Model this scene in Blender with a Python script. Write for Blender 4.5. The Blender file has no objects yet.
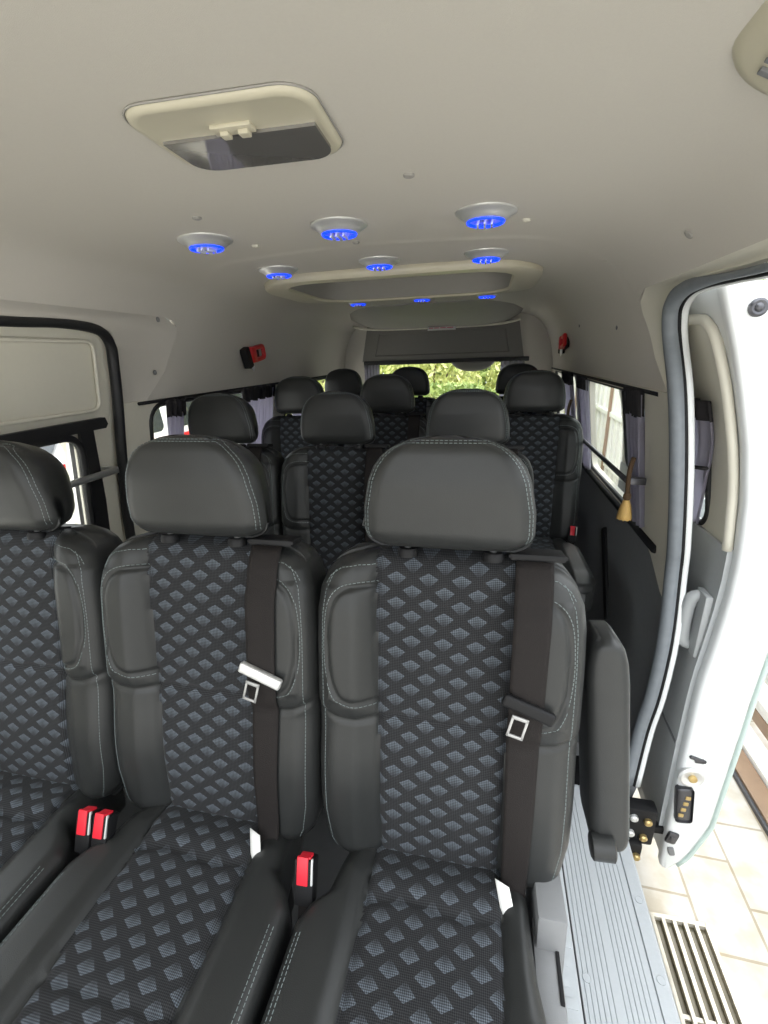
import bpy, bmesh, math, random
from mathutils import Vector, Matrix, geometry
random.seed(4)
scene = bpy.context.scene
COL = scene.collection
PI = math.pi

# ------------------------------------------------------------------ materials
def new_mat(name):
    m = bpy.data.materials.new(name); m.use_nodes = True
    nt = m.node_tree
    return m, nt, nt.nodes['Principled BSDF']

def setp(b, col=None, rough=None, metal=None, spec=None, emit=None, estr=None, coat=None, trans=None, sheen=None):
    if col is not None: b.inputs['Base Color'].default_value = (*col, 1)
    if rough is not None: b.inputs['Roughness'].default_value = rough
    if metal is not None: b.inputs['Metallic'].default_value = metal
    if spec is not None: b.inputs['Specular IOR Level'].default_value = spec
    if emit is not None: b.inputs['Emission Color'].default_value = (*emit, 1)
    if estr is not None: b.inputs['Emission Strength'].default_value = estr
    if coat is not None: b.inputs['Coat Weight'].default_value = coat
    if sheen is not None: b.inputs['Sheen Weight'].default_value = sheen

def nd(nt, t, **kw):
    n = nt.nodes.new(t)
    for k, v in kw.items(): setattr(n, k, v)
    return n

def mathn(nt, op, a, b=None, c=None):
    n = nd(nt, 'ShaderNodeMath', operation=op)
    for i, v in enumerate((a, b, c)):
        if v is None: continue
        if isinstance(v, (int, float)): n.inputs[i].default_value = v
        else: nt.links.new(v, n.inputs[i])
    return n.outputs[0]

def simple(name, col, rough=.5, metal=0, noise=0, nscale=60, bump=0, bscale=300, spec=None, coat=None, sheen=None):
    m, nt, b = new_mat(name)
    setp(b, col, rough, metal, spec, coat=coat, sheen=sheen)
    tc = nd(nt, 'ShaderNodeTexCoord')
    if noise:
        n = nd(nt, 'ShaderNodeTexNoise'); n.inputs['Scale'].default_value = nscale; n.inputs['Detail'].default_value = 4
        nt.links.new(tc.outputs['Object'], n.inputs['Vector'])
        r = nd(nt, 'ShaderNodeMapRange')
        r.inputs['To Min'].default_value = 1 - noise; r.inputs['To Max'].default_value = 1 + noise
        nt.links.new(n.outputs['Fac'], r.inputs['Value'])
        mx = nd(nt, 'ShaderNodeVectorMath', operation='SCALE'); mx.inputs[0].default_value = col
        nt.links.new(r.outputs[0], mx.inputs['Scale']); nt.links.new(mx.outputs[0], b.inputs['Base Color'])
    if bump:
        n = nd(nt, 'ShaderNodeTexNoise'); n.inputs['Scale'].default_value = bscale; n.inputs['Detail'].default_value = 3
        nt.links.new(tc.outputs['Object'], n.inputs['Vector'])
        bp = nd(nt, 'ShaderNodeBump'); bp.inputs['Strength'].default_value = bump; bp.inputs['Distance'].default_value = .002
        nt.links.new(n.outputs['Fac'], bp.inputs['Height']); nt.links.new(bp.outputs[0], b.inputs['Normal'])
    return m

def fabric_mat():
    m, nt, b = new_mat('patterned_fabric')
    setp(b, (.03, .03, .035), .85, spec=.12, sheen=.06)
    uv = nd(nt, 'ShaderNodeTexCoord').outputs['UV']
    sp = nd(nt, 'ShaderNodeSeparateXYZ'); nt.links.new(uv, sp.inputs[0])
    U, V = sp.outputs[0], sp.outputs[1]
    S = .056
    def motif(ou, ov):
        a = mathn(nt, 'SUBTRACT', mathn(nt, 'FRACT', mathn(nt, 'ADD', mathn(nt, 'DIVIDE', U, S), ou + 20)), .5)
        c = mathn(nt, 'SUBTRACT', mathn(nt, 'FRACT', mathn(nt, 'ADD', mathn(nt, 'DIVIDE', V, S * .82), ov + 20)), .5)
        aa = mathn(nt, 'ABSOLUTE', a)
        # kite: narrow tip below, blunt peak above
        up = mathn(nt, 'ADD', mathn(nt, 'MULTIPLY', aa, .70), c)          # below the peaked top edge
        dn = mathn(nt, 'SUBTRACT', aa, mathn(nt, 'MULTIPLY', mathn(nt, 'ADD', c, .33), .85))   # above the V
        i1 = mathn(nt, 'LESS_THAN', up, .24); i2 = mathn(nt, 'LESS_THAN', dn, 0.0)
        grad = mathn(nt, 'MAXIMUM', mathn(nt, 'ADD', mathn(nt, 'MULTIPLY', up, 2.1), .62), .05)
        return mathn(nt, 'MULTIPLY', mathn(nt, 'MULTIPLY', i1, i2), grad)
    pat = mathn(nt, 'MAXIMUM', motif(0, 0), motif(.5, .5))
    D = .0062
    dots = mathn(nt, 'MULTIPLY', mathn(nt, 'SINE', mathn(nt, 'MULTIPLY', mathn(nt, 'ADD', U, V), 2 * PI / D)),
                 mathn(nt, 'SINE', mathn(nt, 'MULTIPLY', mathn(nt, 'SUBTRACT', U, V), 2 * PI / D)))
    dn_ = mathn(nt, 'ADD', mathn(nt, 'MULTIPLY', dots, .5), .5)
    dm = nd(nt, 'ShaderNodeMapRange', interpolation_type='SMOOTHSTEP')
    dm.inputs['From Min'].default_value = .35; dm.inputs['From Max'].default_value = .75
    nt.links.new(dn_, dm.inputs['Value'])
    fac = mathn(nt, 'MULTIPLY', pat, mathn(nt, 'ADD', mathn(nt, 'MULTIPLY', dm.outputs[0], .80), .20))
    base = nd(nt, 'ShaderNodeMix', data_type='RGBA')
    base.inputs['A'].default_value = (.009, .0092, .010, 1); base.inputs['B'].default_value = (.040, .041, .044, 1)
    nt.links.new(dn_, base.inputs['Factor'])
    mx = nd(nt, 'ShaderNodeMix', data_type='RGBA'); mx.inputs['B'].default_value = (.122, .142, .168, 1)
    nt.links.new(fac, mx.inputs['Factor']); nt.links.new(base.outputs['Result'], mx.inputs['A'])
    nt.links.new(mx.outputs['Result'], b.inputs['Base Color'])
    bp = nd(nt, 'ShaderNodeBump'); bp.inputs['Strength'].default_value = .35; bp.inputs['Distance'].default_value = .001
    nt.links.new(dn_, bp.inputs['Height']); nt.links.new(bp.outputs[0], b.inputs['Normal'])
    return m

def glass_mat(name, tint, gl=.06):
    m, nt, b = new_mat(name)
    nt.nodes.remove(b)
    t = nd(nt, 'ShaderNodeBsdfTransparent'); t.inputs[0].default_value = (*tint, 1)
    g = nd(nt, 'ShaderNodeBsdfGlossy'); g.inputs['Roughness'].default_value = .02
    lw = nd(nt, 'ShaderNodeLayerWeight'); lw.inputs['Blend'].default_value = .5
    fr = mathn(nt, 'ADD', mathn(nt, 'MULTIPLY', mathn(nt, 'POWER', lw.outputs['Facing'], 5.0), .55), .03)
    mx = nd(nt, 'ShaderNodeMixShader')
    nt.links.new(fr, mx.inputs[0]); nt.links.new(t.outputs[0], mx.inputs[1]); nt.links.new(g.outputs[0], mx.inputs[2])
    nt.links.new(mx.outputs[0], nt.nodes['Material Output'].inputs['Surface'])
    return m

def cloth_mat():
    m, nt, b = new_mat('lavender_cloth')
    setp(b, (.40, .385, .455), .9, spec=.1)
    t = nd(nt, 'ShaderNodeBsdfTranslucent'); t.inputs[0].default_value = (.64, .62, .70, 1)
    mx = nd(nt, 'ShaderNodeMixShader'); mx.inputs[0].default_value = .5
    nt.links.new(b.outputs[0], mx.inputs[1]); nt.links.new(t.outputs[0], mx.inputs[2])
    nt.links.new(mx.outputs[0], nt.nodes['Material Output'].inputs['Surface'])
    return m

def paving_mat():
    m, nt, b = new_mat('cream_paving')
    setp(b, (.6, .55, .45), .75)
    tc = nd(nt, 'ShaderNodeTexCoord')
    mp = nd(nt, 'ShaderNodeMapping'); mp.inputs['Rotation'].default_value = (0, 0, PI / 2 + .02)
    nt.links.new(tc.outputs['Object'], mp.inputs['Vector'])
    br = nd(nt, 'ShaderNodeTexBrick')
    br.inputs['Scale'].default_value = 1; br.inputs['Brick Width'].default_value = .34; br.inputs['Row Height'].default_value = .20
    br.inputs['Mortar Size'].default_value = .006; br.inputs['Mortar Smooth'].default_value = .4
    br.inputs['Color1'].default_value = (.60, .575, .53, 1); br.inputs['Color2'].default_value = (.66, .635, .595, 1)
    br.inputs['Mortar'].default_value = (.40, .36, .29, 1)
    nt.links.new(mp.outputs[0], br.inputs['Vector'])
    n = nd(nt, 'ShaderNodeTexNoise'); n.inputs['Scale'].default_value = 9; n.inputs['Detail'].default_value = 8
    nt.links.new(tc.outputs['Object'], n.inputs['Vector'])
    cr = nd(nt, 'ShaderNodeValToRGB'); cr.color_ramp.elements[0].position = .36; cr.color_ramp.elements[1].position = .6
    cr.color_ramp.elements[0].color = (.84, .79, .70, 1); cr.color_ramp.elements[1].color = (1, 1, 1, 1)
    nt.links.new(n.outputs['Fac'], cr.inputs[0])
    mx = nd(nt, 'ShaderNodeMix', data_type='RGBA', blend_type='MULTIPLY'); mx.inputs['Factor'].default_value = 1
    nt.links.new(br.outputs['Color'], mx.inputs['A']); nt.links.new(cr.outputs[0], mx.inputs['B'])
    nt.links.new(mx.outputs['Result'], b.inputs['Base Color'])
    bp = nd(nt, 'ShaderNodeBump'); bp.inputs['Strength'].default_value = .3; bp.inputs['Distance'].default_value = .01
    nt.links.new(n.outputs['Fac'], bp.inputs['Height']); nt.links.new(bp.outputs[0], b.inputs['Normal'])
    return m

def leaf_mat(name, c1, c2):
    m, nt, b = new_mat(name)
    setp(b, c1, .55)
    tc = nd(nt, 'ShaderNodeTexCoord')
    n = nd(nt, 'ShaderNodeTexNoise'); n.inputs['Scale'].default_value = 5; n.inputs['Detail'].default_value = 6
    nt.links.new(tc.outputs['Object'], n.inputs['Vector'])
    cr = nd(nt, 'ShaderNodeValToRGB')
    cr.color_ramp.elements[0].position = .35; cr.color_ramp.elements[1].position = .65
    cr.color_ramp.elements[0].color = (*c1, 1); cr.color_ramp.elements[1].color = (*c2, 1)
    nt.links.new(n.outputs['Fac'], cr.inputs[0]); nt.links.new(cr.outputs[0], b.inputs['Base Color'])
    return m

M = dict(
    leather=simple('charcoal_leather', (.026, .0272, .0270), .36, noise=.12, nscale=30, bump=.2, bscale=700, spec=.36),
    fabric=fabric_mat(),
    thread=simple('pale_thread', (.20, .24, .24), .7),
    blackplastic=simple('black_plastic', (.010, .010, .011), .55, spec=.25, bump=.1),
    greyplastic=simple('grey_plastic', (.20, .204, .21), .5, noise=.05, bump=.2, bscale=900),
    darktrim=simple('dark_grey_trim', (.19, .197, .205), .6, noise=.1, bump=.3, bscale=900),
    doortrim=simple('grey_door_trim', (.44, .46, .465), .55, noise=.06, bump=.25, bscale=900),
    liner=simple('beige_headliner', (.60, .568, .512), .95, noise=.03, nscale=300, bump=.25, bscale=1200, spec=.1),
    cream=simple('cream_plastic', (.70, .67, .57), .5, noise=.02, bump=.08, bscale=700),
    lamp=simple('cream_lamp_plastic', (.58, .54, .42), .35),
    greyliner=simple('grey_plastic_and_shade', (.33, .318, .295), .6, noise=.03),  # plain grey plastic; on the rear duct it carries painted shade
    hatch=simple('hatch_trim', (.20, .19, .175), .6, noise=.04),
    rubber=simple('black_rubber', (.012, .012, .013), .5),
    sealgrey=simple('grey_rubber', (.20, .22, .24), .55, noise=.15, nscale=40, bump=.2),
    white=simple('white_paint', (.82, .84, .84), .25, coat=.4),
    chrome=simple('chrome', (.90, .90, .90), .3, .85),
    brushed=simple('satin_silver', (.74, .74, .73), .38, .55),
    darkmetal=simple('dark_steel', (.10, .10, .11), .35, .8),
    brass=simple('brass', (.60, .45, .20), .35, .8),
    steel=simple('dull_steel', (.40, .40, .40), .35, .6),
    web=simple('belt_webbing', (.016, .0135, .013), .7, noise=.08, nscale=200, bump=.5, bscale=600, spec=.2),
    red=simple('red_plastic', (.62, .015, .02), .35),
    redbutton=simple('red_button', (.75, .02, .04), .35),
    tag=simple('white_label', (.75, .75, .73), .7),
    curtain=cloth_mat(),
    darkcloth=simple('black_cloth', (.018, .016, .018), .9),
    gold=simple('gold_fringe', (.62, .40, .13), .6, noise=.2, nscale=200),
    rope=simple('brown_cord', (.08, .045, .02), .8),
    step=simple('grey_step_vinyl', (.43, .455, .475), .5, noise=.05, nscale=120, bump=.3, bscale=600),
    floor=simple('grey_vinyl_floor', (.055, .057, .06), .6, noise=.15, nscale=40),
    glass=glass_mat('window_glass', (.93, .95, .94)),
    mirror=simple('dark_lens', (.26, .25, .24), .05, .5, spec=1.0),
    paving=paving_mat(),
    brown=simple('brown_metal', (.30, .20, .13), .5, noise=.2, nscale=15),
    gatewhite=simple('white_gate_paint', (.80, .79, .75), .6, noise=.04, nscale=8),
    pit=simple('wet_drain', (.10, .085, .05), .4, noise=.4, nscale=12),
    rust=simple('weathered_steel', (.62, .58, .50), .5, .3, noise=.25, nscale=25),
    leafy=leaf_mat('yellow_green_leaves', (.34, .42, .09), (.78, .76, .34)),
    leafg=leaf_mat('green_leaves', (.14, .22, .05), (.42, .50, .16)),
    stem=simple('bark', (.12, .08, .05), .9, noise=.3, nscale=20),
    carwhite=simple('car_white', (.80, .80, .80), .25, coat=.4),
    carglass=simple('car_glass', (.03, .035, .04), .08),
    carred=simple('car_red', (.65, .02, .03), .3),
    tyre=simple('tyre', (.02, .02, .02), .8),
    pink=simple('pink_print', (.60, .16, .20), .7),
    lens=simple('clear_louver', (.72, .74, .82), .15, .3),
)
m, nt, b = new_mat('blue_led'); setp(b, (.02, .05, .9), .3, emit=(.0, .035, 1.0), estr=1.5); M['blue'] = m

# ------------------------------------------------------------------ object helpers
def link(name, me, mat=None, parent=None, smooth=True):
    o = bpy.data.objects.new(name, me); COL.objects.link(o)
    if mat is not None and not me.materials: me.materials.append(mat)
    if smooth:
        for p in me.polygons: p.use_smooth = True
    if parent is not None: o.parent = parent
    return o

def mesh(name, vs, fs, mat, parent=None, smooth=True, uvs=None):
    me = bpy.data.meshes.new(name); me.from_pydata([tuple(v) for v in vs], [], fs); me.update()
    if uvs:
        l = me.uv_layers.new(name='UVMap')
        for lp in me.loops: l.data[lp.index].uv = uvs[lp.vertex_index]
    return link(name, me, mat, parent, smooth)

def bmobj(name, bm, mat, parent=None, smooth=False, angle=None, recalc=True):
    if recalc: bmesh.ops.recalc_face_normals(bm, faces=bm.faces)
    me = bpy.data.meshes.new(name); bm.to_mesh(me); bm.free()
    o = link(name, me, mat, parent, smooth or angle is not None)
    if angle is not None:
        me.set_sharp_from_angle(angle=math.radians(angle))
    return o

def thing(name, label, cat, loc=(0, 0, 0), group=None, rotz=0):
    o = bpy.data.objects.new(name, None); COL.objects.link(o); o.location = loc; o.rotation_euler.z = rotz
    o.empty_display_size = .1
    return tag(o, label, cat, group)

def tag(o, label, cat, group=None):
    o['label'] = label; o['category'] = cat
    if group: o['group'] = group
    return o

def struct(o, label=None):
    o['kind'] = 'structure'
    if label: o['label'] = label
    return o

def add_box(bm, c, s, bev=0, rot=None, seg=2, taper=None):
    r = bmesh.ops.create_cube(bm, size=1)
    vs = r['verts']
    for v in vs:
        v.co = Vector((v.co.x * s[0], v.co.y * s[1], v.co.z * s[2]))
        if taper and v.co.z > 0: v.co.x *= taper[0]; v.co.y *= taper[1]
    if bev:
        es = list({e for v in vs for e in v.link_edges})
        rb = bmesh.ops.bevel(bm, geom=es, offset=bev, segments=seg, affect='EDGES', profile=.6)
        vs = list({v for f in rb['faces'] for v in f.verts} | {v for v in vs if v.is_valid})
        # collect the connected island
        seen = set(vs); st = list(vs)
        while st:
            v = st.pop()
            for e in v.link_edges:
                w = e.other_vert(v)
                if w not in seen: seen.add(w); st.append(w)
        vs = list(seen)
    mt = Matrix.Translation(c) @ (rot.to_4x4() if rot is not None else Matrix.Identity(4))
    for v in vs: v.co = mt @ v.co
    return vs

def box_obj(name, c, s, mat, parent=None, bev=.004, rot=None, taper=None, seg=2):
    bm = bmesh.new(); add_box(bm, c, s, bev, rot, seg, taper)
    return bmobj(name, bm, mat, parent, angle=40)

def tube_geo(pts, r, n=8, closed=False, cap=True, sx=1.0, flat=None):
    """sweep a circle along pts; r scalar or list"""
    P = [Vector(p) for p in pts]; N = len(P)
    vs, fs = [], []
    prev = None
    for i, p in enumerate(P):
        if closed: t = P[(i + 1) % N] - P[i - 1]
        else: t = P[min(i + 1, N - 1)] - P[max(i - 1, 0)]
        t.normalize()
        if prev is None:
            a = Vector((0, 0, 1)) if abs(t.z) < .9 else Vector((1, 0, 0))
            u = t.cross(a).normalized()
        else:
            u = (prev - t * prev.dot(t)).normalized()
        prev = u; w = t.cross(u)
        rr = r[i] if isinstance(r, (list, tuple)) else r
        for k in range(n):
            a = 2 * PI * k / n
            vs.append(p + u * math.cos(a) * rr + w * math.sin(a) * rr * sx)
    for i in range(N if closed else N - 1):
        j = (i + 1) % N
        for k in range(n):
            l = (k + 1) % n
            fs.append((i * n + k, i * n + l, j * n + l, j * n + k))
    if cap and not closed:
        fs.append(tuple(range(n))[::-1]); fs.append(tuple((N - 1) * n + k for k in range(n)))
    return vs, fs

def tube(name, pts, r, mat, parent=None, n=8, closed=False, sx=1.0):
    vs, fs = tube_geo(pts, r, n, closed, True, sx)
    return mesh(name, vs, fs, mat, parent)

def lathe_geo(prof, n=32, c=(0, 0, 0), axis=None):
    """prof: (r, z) list; axis: Matrix 3x3 rotating z to wanted axis"""
    vs, fs = [], []
    for r, z in prof:
        for k in range(n):
            a = 2 * PI * k / n
            vs.append(Vector((r * math.cos(a), r * math.sin(a), z)))
    for i in range(len(prof) - 1):
        for k in range(n):
            l = (k + 1) % n
            fs.append((i * n + k, i * n + l, (i + 1) * n + l, (i + 1) * n + k))
    fs.append(tuple(range(n))[::-1]); fs.append(tuple((len(prof) - 1) * n + k for k in range(n)))
    vs = [(axis @ v if axis is not None else v) + Vector(c) for v in vs]
    return vs, fs

def lathe(name, prof, mat, parent=None, n=32, c=(0, 0, 0), axis=None, angle=35):
    vs, fs = lathe_geo(prof, n, c, axis)
    o = mesh(name, vs, fs, mat, parent)
    o.data.set_sharp_from_angle(angle=math.radians(angle))
    return o

def smooth_curve(pts, n=12, closed=False):
    P = [Vector(p) for p in pts]; out = []
    N = len(P)
    rng = range(N if closed else N - 1)
    for i in rng:
        p1, p2 = P[i], P[(i + 1) % N]
        p0 = P[i - 1] if (i > 0 or closed) else p1 * 2 - p2
        p3 = P[(i + 2) % N] if (i + 2 < N or closed) else p2 * 2 - p1
        for k in range(n):
            t = k / n
            out.append(.5 * ((2 * p1) + (-p0 + p2) * t + (2 * p0 - 5 * p1 + 4 * p2 - p3) * t * t + (-p0 + 3 * p1 - 3 * p2 + p3) * t ** 3))
    if not closed: out.append(P[-1])
    return out

def resample(pts, N):
    P = [Vector(p) for p in pts]; d = [0]
    for a, b in zip(P, P[1:]): d.append(d[-1] + (b - a).length)
    out = []; j = 0
    for i in range(N):
        s = d[-1] * i / (N - 1)
        while j < len(d) - 2 and d[j + 1] < s: j += 1
        L = d[j + 1] - d[j]
        t = 0 if L == 0 else (s - d[j]) / L
        out.append(P[j].lerp(P[j + 1], min(max(t, 0), 1)))
    return out

def interp(x, xs, ys):
    if x <= xs[0]: return ys[0]
    for i in range(len(xs) - 1):
        if x <= xs[i + 1]:
            t = (x - xs[i]) / (xs[i + 1] - xs[i]); return ys[i] + (ys[i + 1] - ys[i]) * t
    return ys[-1]

def sm(t): t = min(max(t, 0), 1); return t * t * (3 - 2 * t)

def rrect(x0, x1, y0, y1, r, n=7):
    out = []
    for cx, cy, a0 in ((x1 - r, y0 + r, -PI / 2), (x1 - r, y1 - r, 0), (x0 + r, y1 - r, PI / 2), (x0 + r, y0 + r, PI)):
        for k in range(n + 1):
            a = a0 + PI / 2 * k / n
            out.append((cx + r * math.cos(a), cy + r * math.sin(a)))
    return out

def copy_tree(o, parent=None):
    c = o.copy(); COL.objects.link(c)
    if parent is not None: c.parent = parent
    for ch in list(o.children): copy_tree(ch, c)
    return c

# ------------------------------------------------------------------ body of the van
XC = -.35
ZS = [-.60, -.2, .33, .70, 1.20, 1.35, 1.47, 1.56, 1.61]
HS = [.80, .88, .92, .92, .85, .83, .80, .74, .62]
def hw(z): return interp(z, ZS, HS)
def WX(side, z, off=0): return XC + side * (hw(z) + off)

def wall_panel(name, outline, holes, side, off, thick, mat, cuts=(.1, .33, .5, .70, .83, .95, 1.08, 1.20, 1.28, 1.35, 1.41)):
    loops = [[Vector((y, z, 0)) for y, z in outline]] + [[Vector((y, z, 0)) for y, z in h] for h in holes]
    tris = geometry.tessellate_polygon(loops)
    flat = [v for l in loops for v in l]
    bm = bmesh.new()
    bv = [bm.verts.new(v) for v in flat]
    for t in tris:
        try: bm.faces.new([bv[i] for i in t])
        except ValueError: pass
    for z in cuts:
        bmesh.ops.bisect_plane(bm, geom=bm.verts[:] + bm.edges[:] + bm.faces[:], plane_co=(0, z, 0), plane_no=(0, 1, 0))
    bmesh.ops.remove_doubles(bm, verts=bm.verts, dist=1e-5)
    for v in bm.verts:
        y, z = v.co.x, v.co.y
        v.co = Vector((WX(side, z, off), y, z))
    bmesh.ops.recalc_face_normals(bm, faces=bm.faces)
    # extrude outward
    bm.normal_update()
    s = sum(f.normal.x * f.calc_area() for f in bm.faces)
    if s * side > 0: bmesh.ops.reverse_faces(bm, faces=bm.faces)
    r = bmesh.ops.extrude_face_region(bm, geom=bm.faces[:])
    for g in r['geom']:
        if isinstance(g, bmesh.types.BMVert): g.co.x += side * thick
    return bmobj(name, bm, mat, angle=35)

SEALR = [(1.345, -.12), (1.365, .1), (1.36, .26), (1.365, .47), (1.40, .68), (1.392, .78), (1.388, 1.01), (1.409, 1.21), (1.455, 1.34), (1.452, 1.39), (1.43, 1.430), (1.375, 1.455), (1.285, 1.464), (1.14, 1.46), (.97, 1.454), (.5, 1.452), (0, 1.45), (-.9, 1.45)]
SEALL = [(1.30, -.12), (1.305, .3), (1.314, .75), (1.313, .98), (1.322, 1.219), (1.322, 1.34), (1.313, 1.39), (1.285, 1.425), (1.235, 1.441), (1.124, 1.447), (.957, 1.443), (.5, 1.442), (0, 1.44), (-.9, 1.44)]

# roof shell -------------------------------------------------
PROF = smooth_curve([(h, z, 0) for h, z in ((.8515, 1.19), (.826, 1.35), (.803, 1.42), (.775, 1.485), (.735, 1.54), (.67, 1.585), (.57, 1.607), (.42, 1.617), (.2, 1.621), (0, 1.622))], 8)
def prof_from(zlow, n):
    """half profile from height zlow up to the centre"""
    pts = [p for p in PROF if p.y > zlow + 1e-4]
    for a, b in zip(PROF, PROF[1:]):
        if a.y <= zlow <= b.y:
            t = (zlow - a.y) / max(b.y - a.y, 1e-9); pts.insert(0, a.lerp(b, t)); break
    return resample(pts, n)
def ceil_z(x):
    h = abs(x - XC)
    for a, b in zip(PROF, PROF[1:]):
        if b.x <= h <= a.x: return a.y + (b.y - a.y) * (a.x - h) / max(a.x - b.x, 1e-9)
    return PROF[-1].y
def roof_h(z):
    for a, b in zip(PROF, PROF[1:]):
        if a.y <= z <= b.y: return a.x + (b.x - a.x) * (z - a.y) / max(b.y - a.y, 1e-9)
    return .8
YCRZ = [1.19, 1.25, 1.30, 1.38, 1.43, 1.46, 1.475, 1.485]
YCR = [1.43, 1.50, 1.555, 1.598, 1.614, 1.606, 1.58, 1.53]
YJ = 1.63
SUN = (-.90, .185, 1.70, 2.46)      # recessed panel in the roof: x0 x1 y0 y1
def in_rr(x, y, x0, x1, y0, y1, r):
    dx = max(x0 + r - x, 0, x - (x1 - r)); dy = max(y0 + r - y, 0, y - (y1 - r))
    return dx * dx + dy * dy < r * r
def seam_drop(x, y):
    yc = 1.40 + .30 * sm((abs(x - XC) - .40) / .42) - .05 * (1 - min(abs(x - XC) / .4, 1))
    return -.0025 * sm((y - yc) / .02)

def roof():
    vs, fs = [], []
    NP = 44
    def strip(ys, zlow):
        base = len(vs)
        hp = prof_from(zlow, NP)
        ring = [(XC - p.x, p.y) for p in hp] + [(XC + p.x, p.y) for p in reversed(hp[:-1])]
        for y in ys:
            for x, z in ring: vs.append(Vector((x, y, z + seam_drop(x, y))))
        n = len(ring)
        for i in range(len(ys) - 1):
            for k in range(n - 1):
                q = [base + i * n + k, base + i * n + k + 1, base + (i + 1) * n + k + 1, base + (i + 1) * n + k]
                c = sum((vs[j] for j in q), Vector()) / 4
                if c.z > 1.55 and in_rr(c.x, c.y, SUN[0] + .05, SUN[1] - .05, SUN[2] + .05, SUN[3] - .05, .16): continue
                fs.append(q)
    ysA = [-.3 + i * .1 for i in range(16)] + [1.3 + i * .012 for i in range(1, 27)] + [YJ]
    strip(ysA, 1.485)
    ysB = [YJ] + [1.65 + i * .02 for i in range(48)] + [2.6 + i * .1 for i in range(1, 14)]
    strip(ysB, 1.20)
    for side in (-1, 1):                      # the wedge behind the door opening
        base = len(vs); K = 10; zz = [1.20 + (1.485 - 1.20) * i / 24 for i in range(25)]
        for z in zz:
            for k in range(K + 1):
                y = interp(z, YCRZ, YCR); y = y + (YJ - y) * k / K
                x = XC + side * roof_h(max(z, 1.2))
                vs.append(Vector((x, y, z + seam_drop(x, y))))
        for i in range(24):
            for k in range(K):
                q = [base + i * (K + 1) + k, base + i * (K + 1) + k + 1, base + (i + 1) * (K + 1) + k + 1, base + (i + 1) * (K + 1) + k]
                fs.append(q if side > 0 else q[::-1])
    bm = bmesh.new()
    me = bpy.data.meshes.new('t'); me.from_pydata([tuple(v) for v in vs], [], fs); bm.from_mesh(me); bpy.data.meshes.remove(me)
    bmesh.ops.remove_doubles(bm, verts=bm.verts, dist=1e-4)
    bm.normal_update()
    fl = [f for f in bm.faces if f.normal.dot(f.calc_center_median() - Vector((XC, f.calc_center_median().y, 1.1))) < 0]
    bmesh.ops.reverse_faces(bm, faces=fl)
    o = bmobj('ceiling', bm, M['liner'], smooth=True, recalc=False)
    md = o.modifiers.new('thick', 'SOLIDIFY'); md.thickness = .02; md.offset = 1
    split(o)
    return struct(o)
def split(o):
    e = o.modifiers.new('edges', 'EDGE_SPLIT'); e.split_angle = math.radians(45)
roof()

# roof skin above everything so no light leaks through the liner
def roof_skin():
    hp = prof_from(1.20, 20)
    ring = [(XC - p.x * 1.045, p.y + .045) for p in hp] + [(XC + p.x * 1.045, p.y + .045) for p in reversed(hp[:-1])]
    vs, fs = [], []
    ys = [-.92, YJ + .05, YJ + .05, 3.99]
    lo = [13, 13, 0, 0]
    n = len(ring)
    ys = [-.32, .4, 1.5, 1.72, 2.8, 3.99]
    for y in ys:
        for x, z in ring: vs.append((x, y, (max(z, 1.50) if y < 1.6 else z) + (.075 if z > 1.6 else 0)))
    for i in range(len(ys) - 1):
        for k in range(n - 1): fs.append((i * n + k, i * n + k + 1, (i + 1) * n + k + 1, (i + 1) * n + k))
    o = mesh('trim_21', vs, fs, M['white'])
    md = o.modifiers.new('thick', 'SOLIDIFY'); md.thickness = .008; md.offset = 0
    return struct(o)
roof_skin()

def door_flange(side, seal, name):
    crease = [(interp(z, YCRZ, YCR), z) for z in [1.19 + (1.485 - 1.19) * i / 20 for i in range(21)]] + [(1.40, 1.486), (1.2, 1.486), (.97, 1.486), (.5, 1.486), (-.9, 1.486)]
    cp = [Vector((XC + side * roof_h(max(z, 1.191)), y, z)) for y, z in crease]
    i0 = next(i for i, p in enumerate(seal) if p[1] > 1.19)
    sc = [(seal[i0 - 1][0] + (seal[i0][0] - seal[i0 - 1][0]) * .85, 1.175)] + [(y, z) for y, z in seal[i0:]]
    sp = smooth_curve([Vector((WX(side, z, .0), y + .012, z + .010)) for y, z in sc], 6)
    # pair the two curves by their corner
    def halves(c):
        j = max(range(len(c)), key=lambda i: c[i].y + c[i].z * 1.2); return resample(c[:j + 1], 22) + resample(c[j:], 30)[1:]
    a, b = halves(cp), halves(sp)
    vs, fs = [], []
    K = 5; n = len(a)
    for i in range(n):
        for k in range(K + 1):
            t = k / K
            p = a[i].lerp(b[i], t); p.x += side * .012 * math.sin(PI * t)
            vs.append(p)
    for i in range(n - 1):
        for k in range(K): fs.append((i * (K + 1) + k, i * (K + 1) + k + 1, (i + 1) * (K + 1) + k + 1, (i + 1) * (K + 1) + k))
    o = mesh(name, vs, fs, M['cream'] if side > 0 else M['liner'])
    cf = o.data.polygons[len(o.data.polygons) // 2]
    if cf.normal.x * side < 0: o.data.flip_normals()
    md = o.modifiers.new('thick', 'SOLIDIFY'); md.thickness = .012; md.offset = 1
    split(o)
    return struct(o)
door_flange(1, SEALR, 'trim_1'); door_flange(-1, SEALL, 'trim_2')

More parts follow.
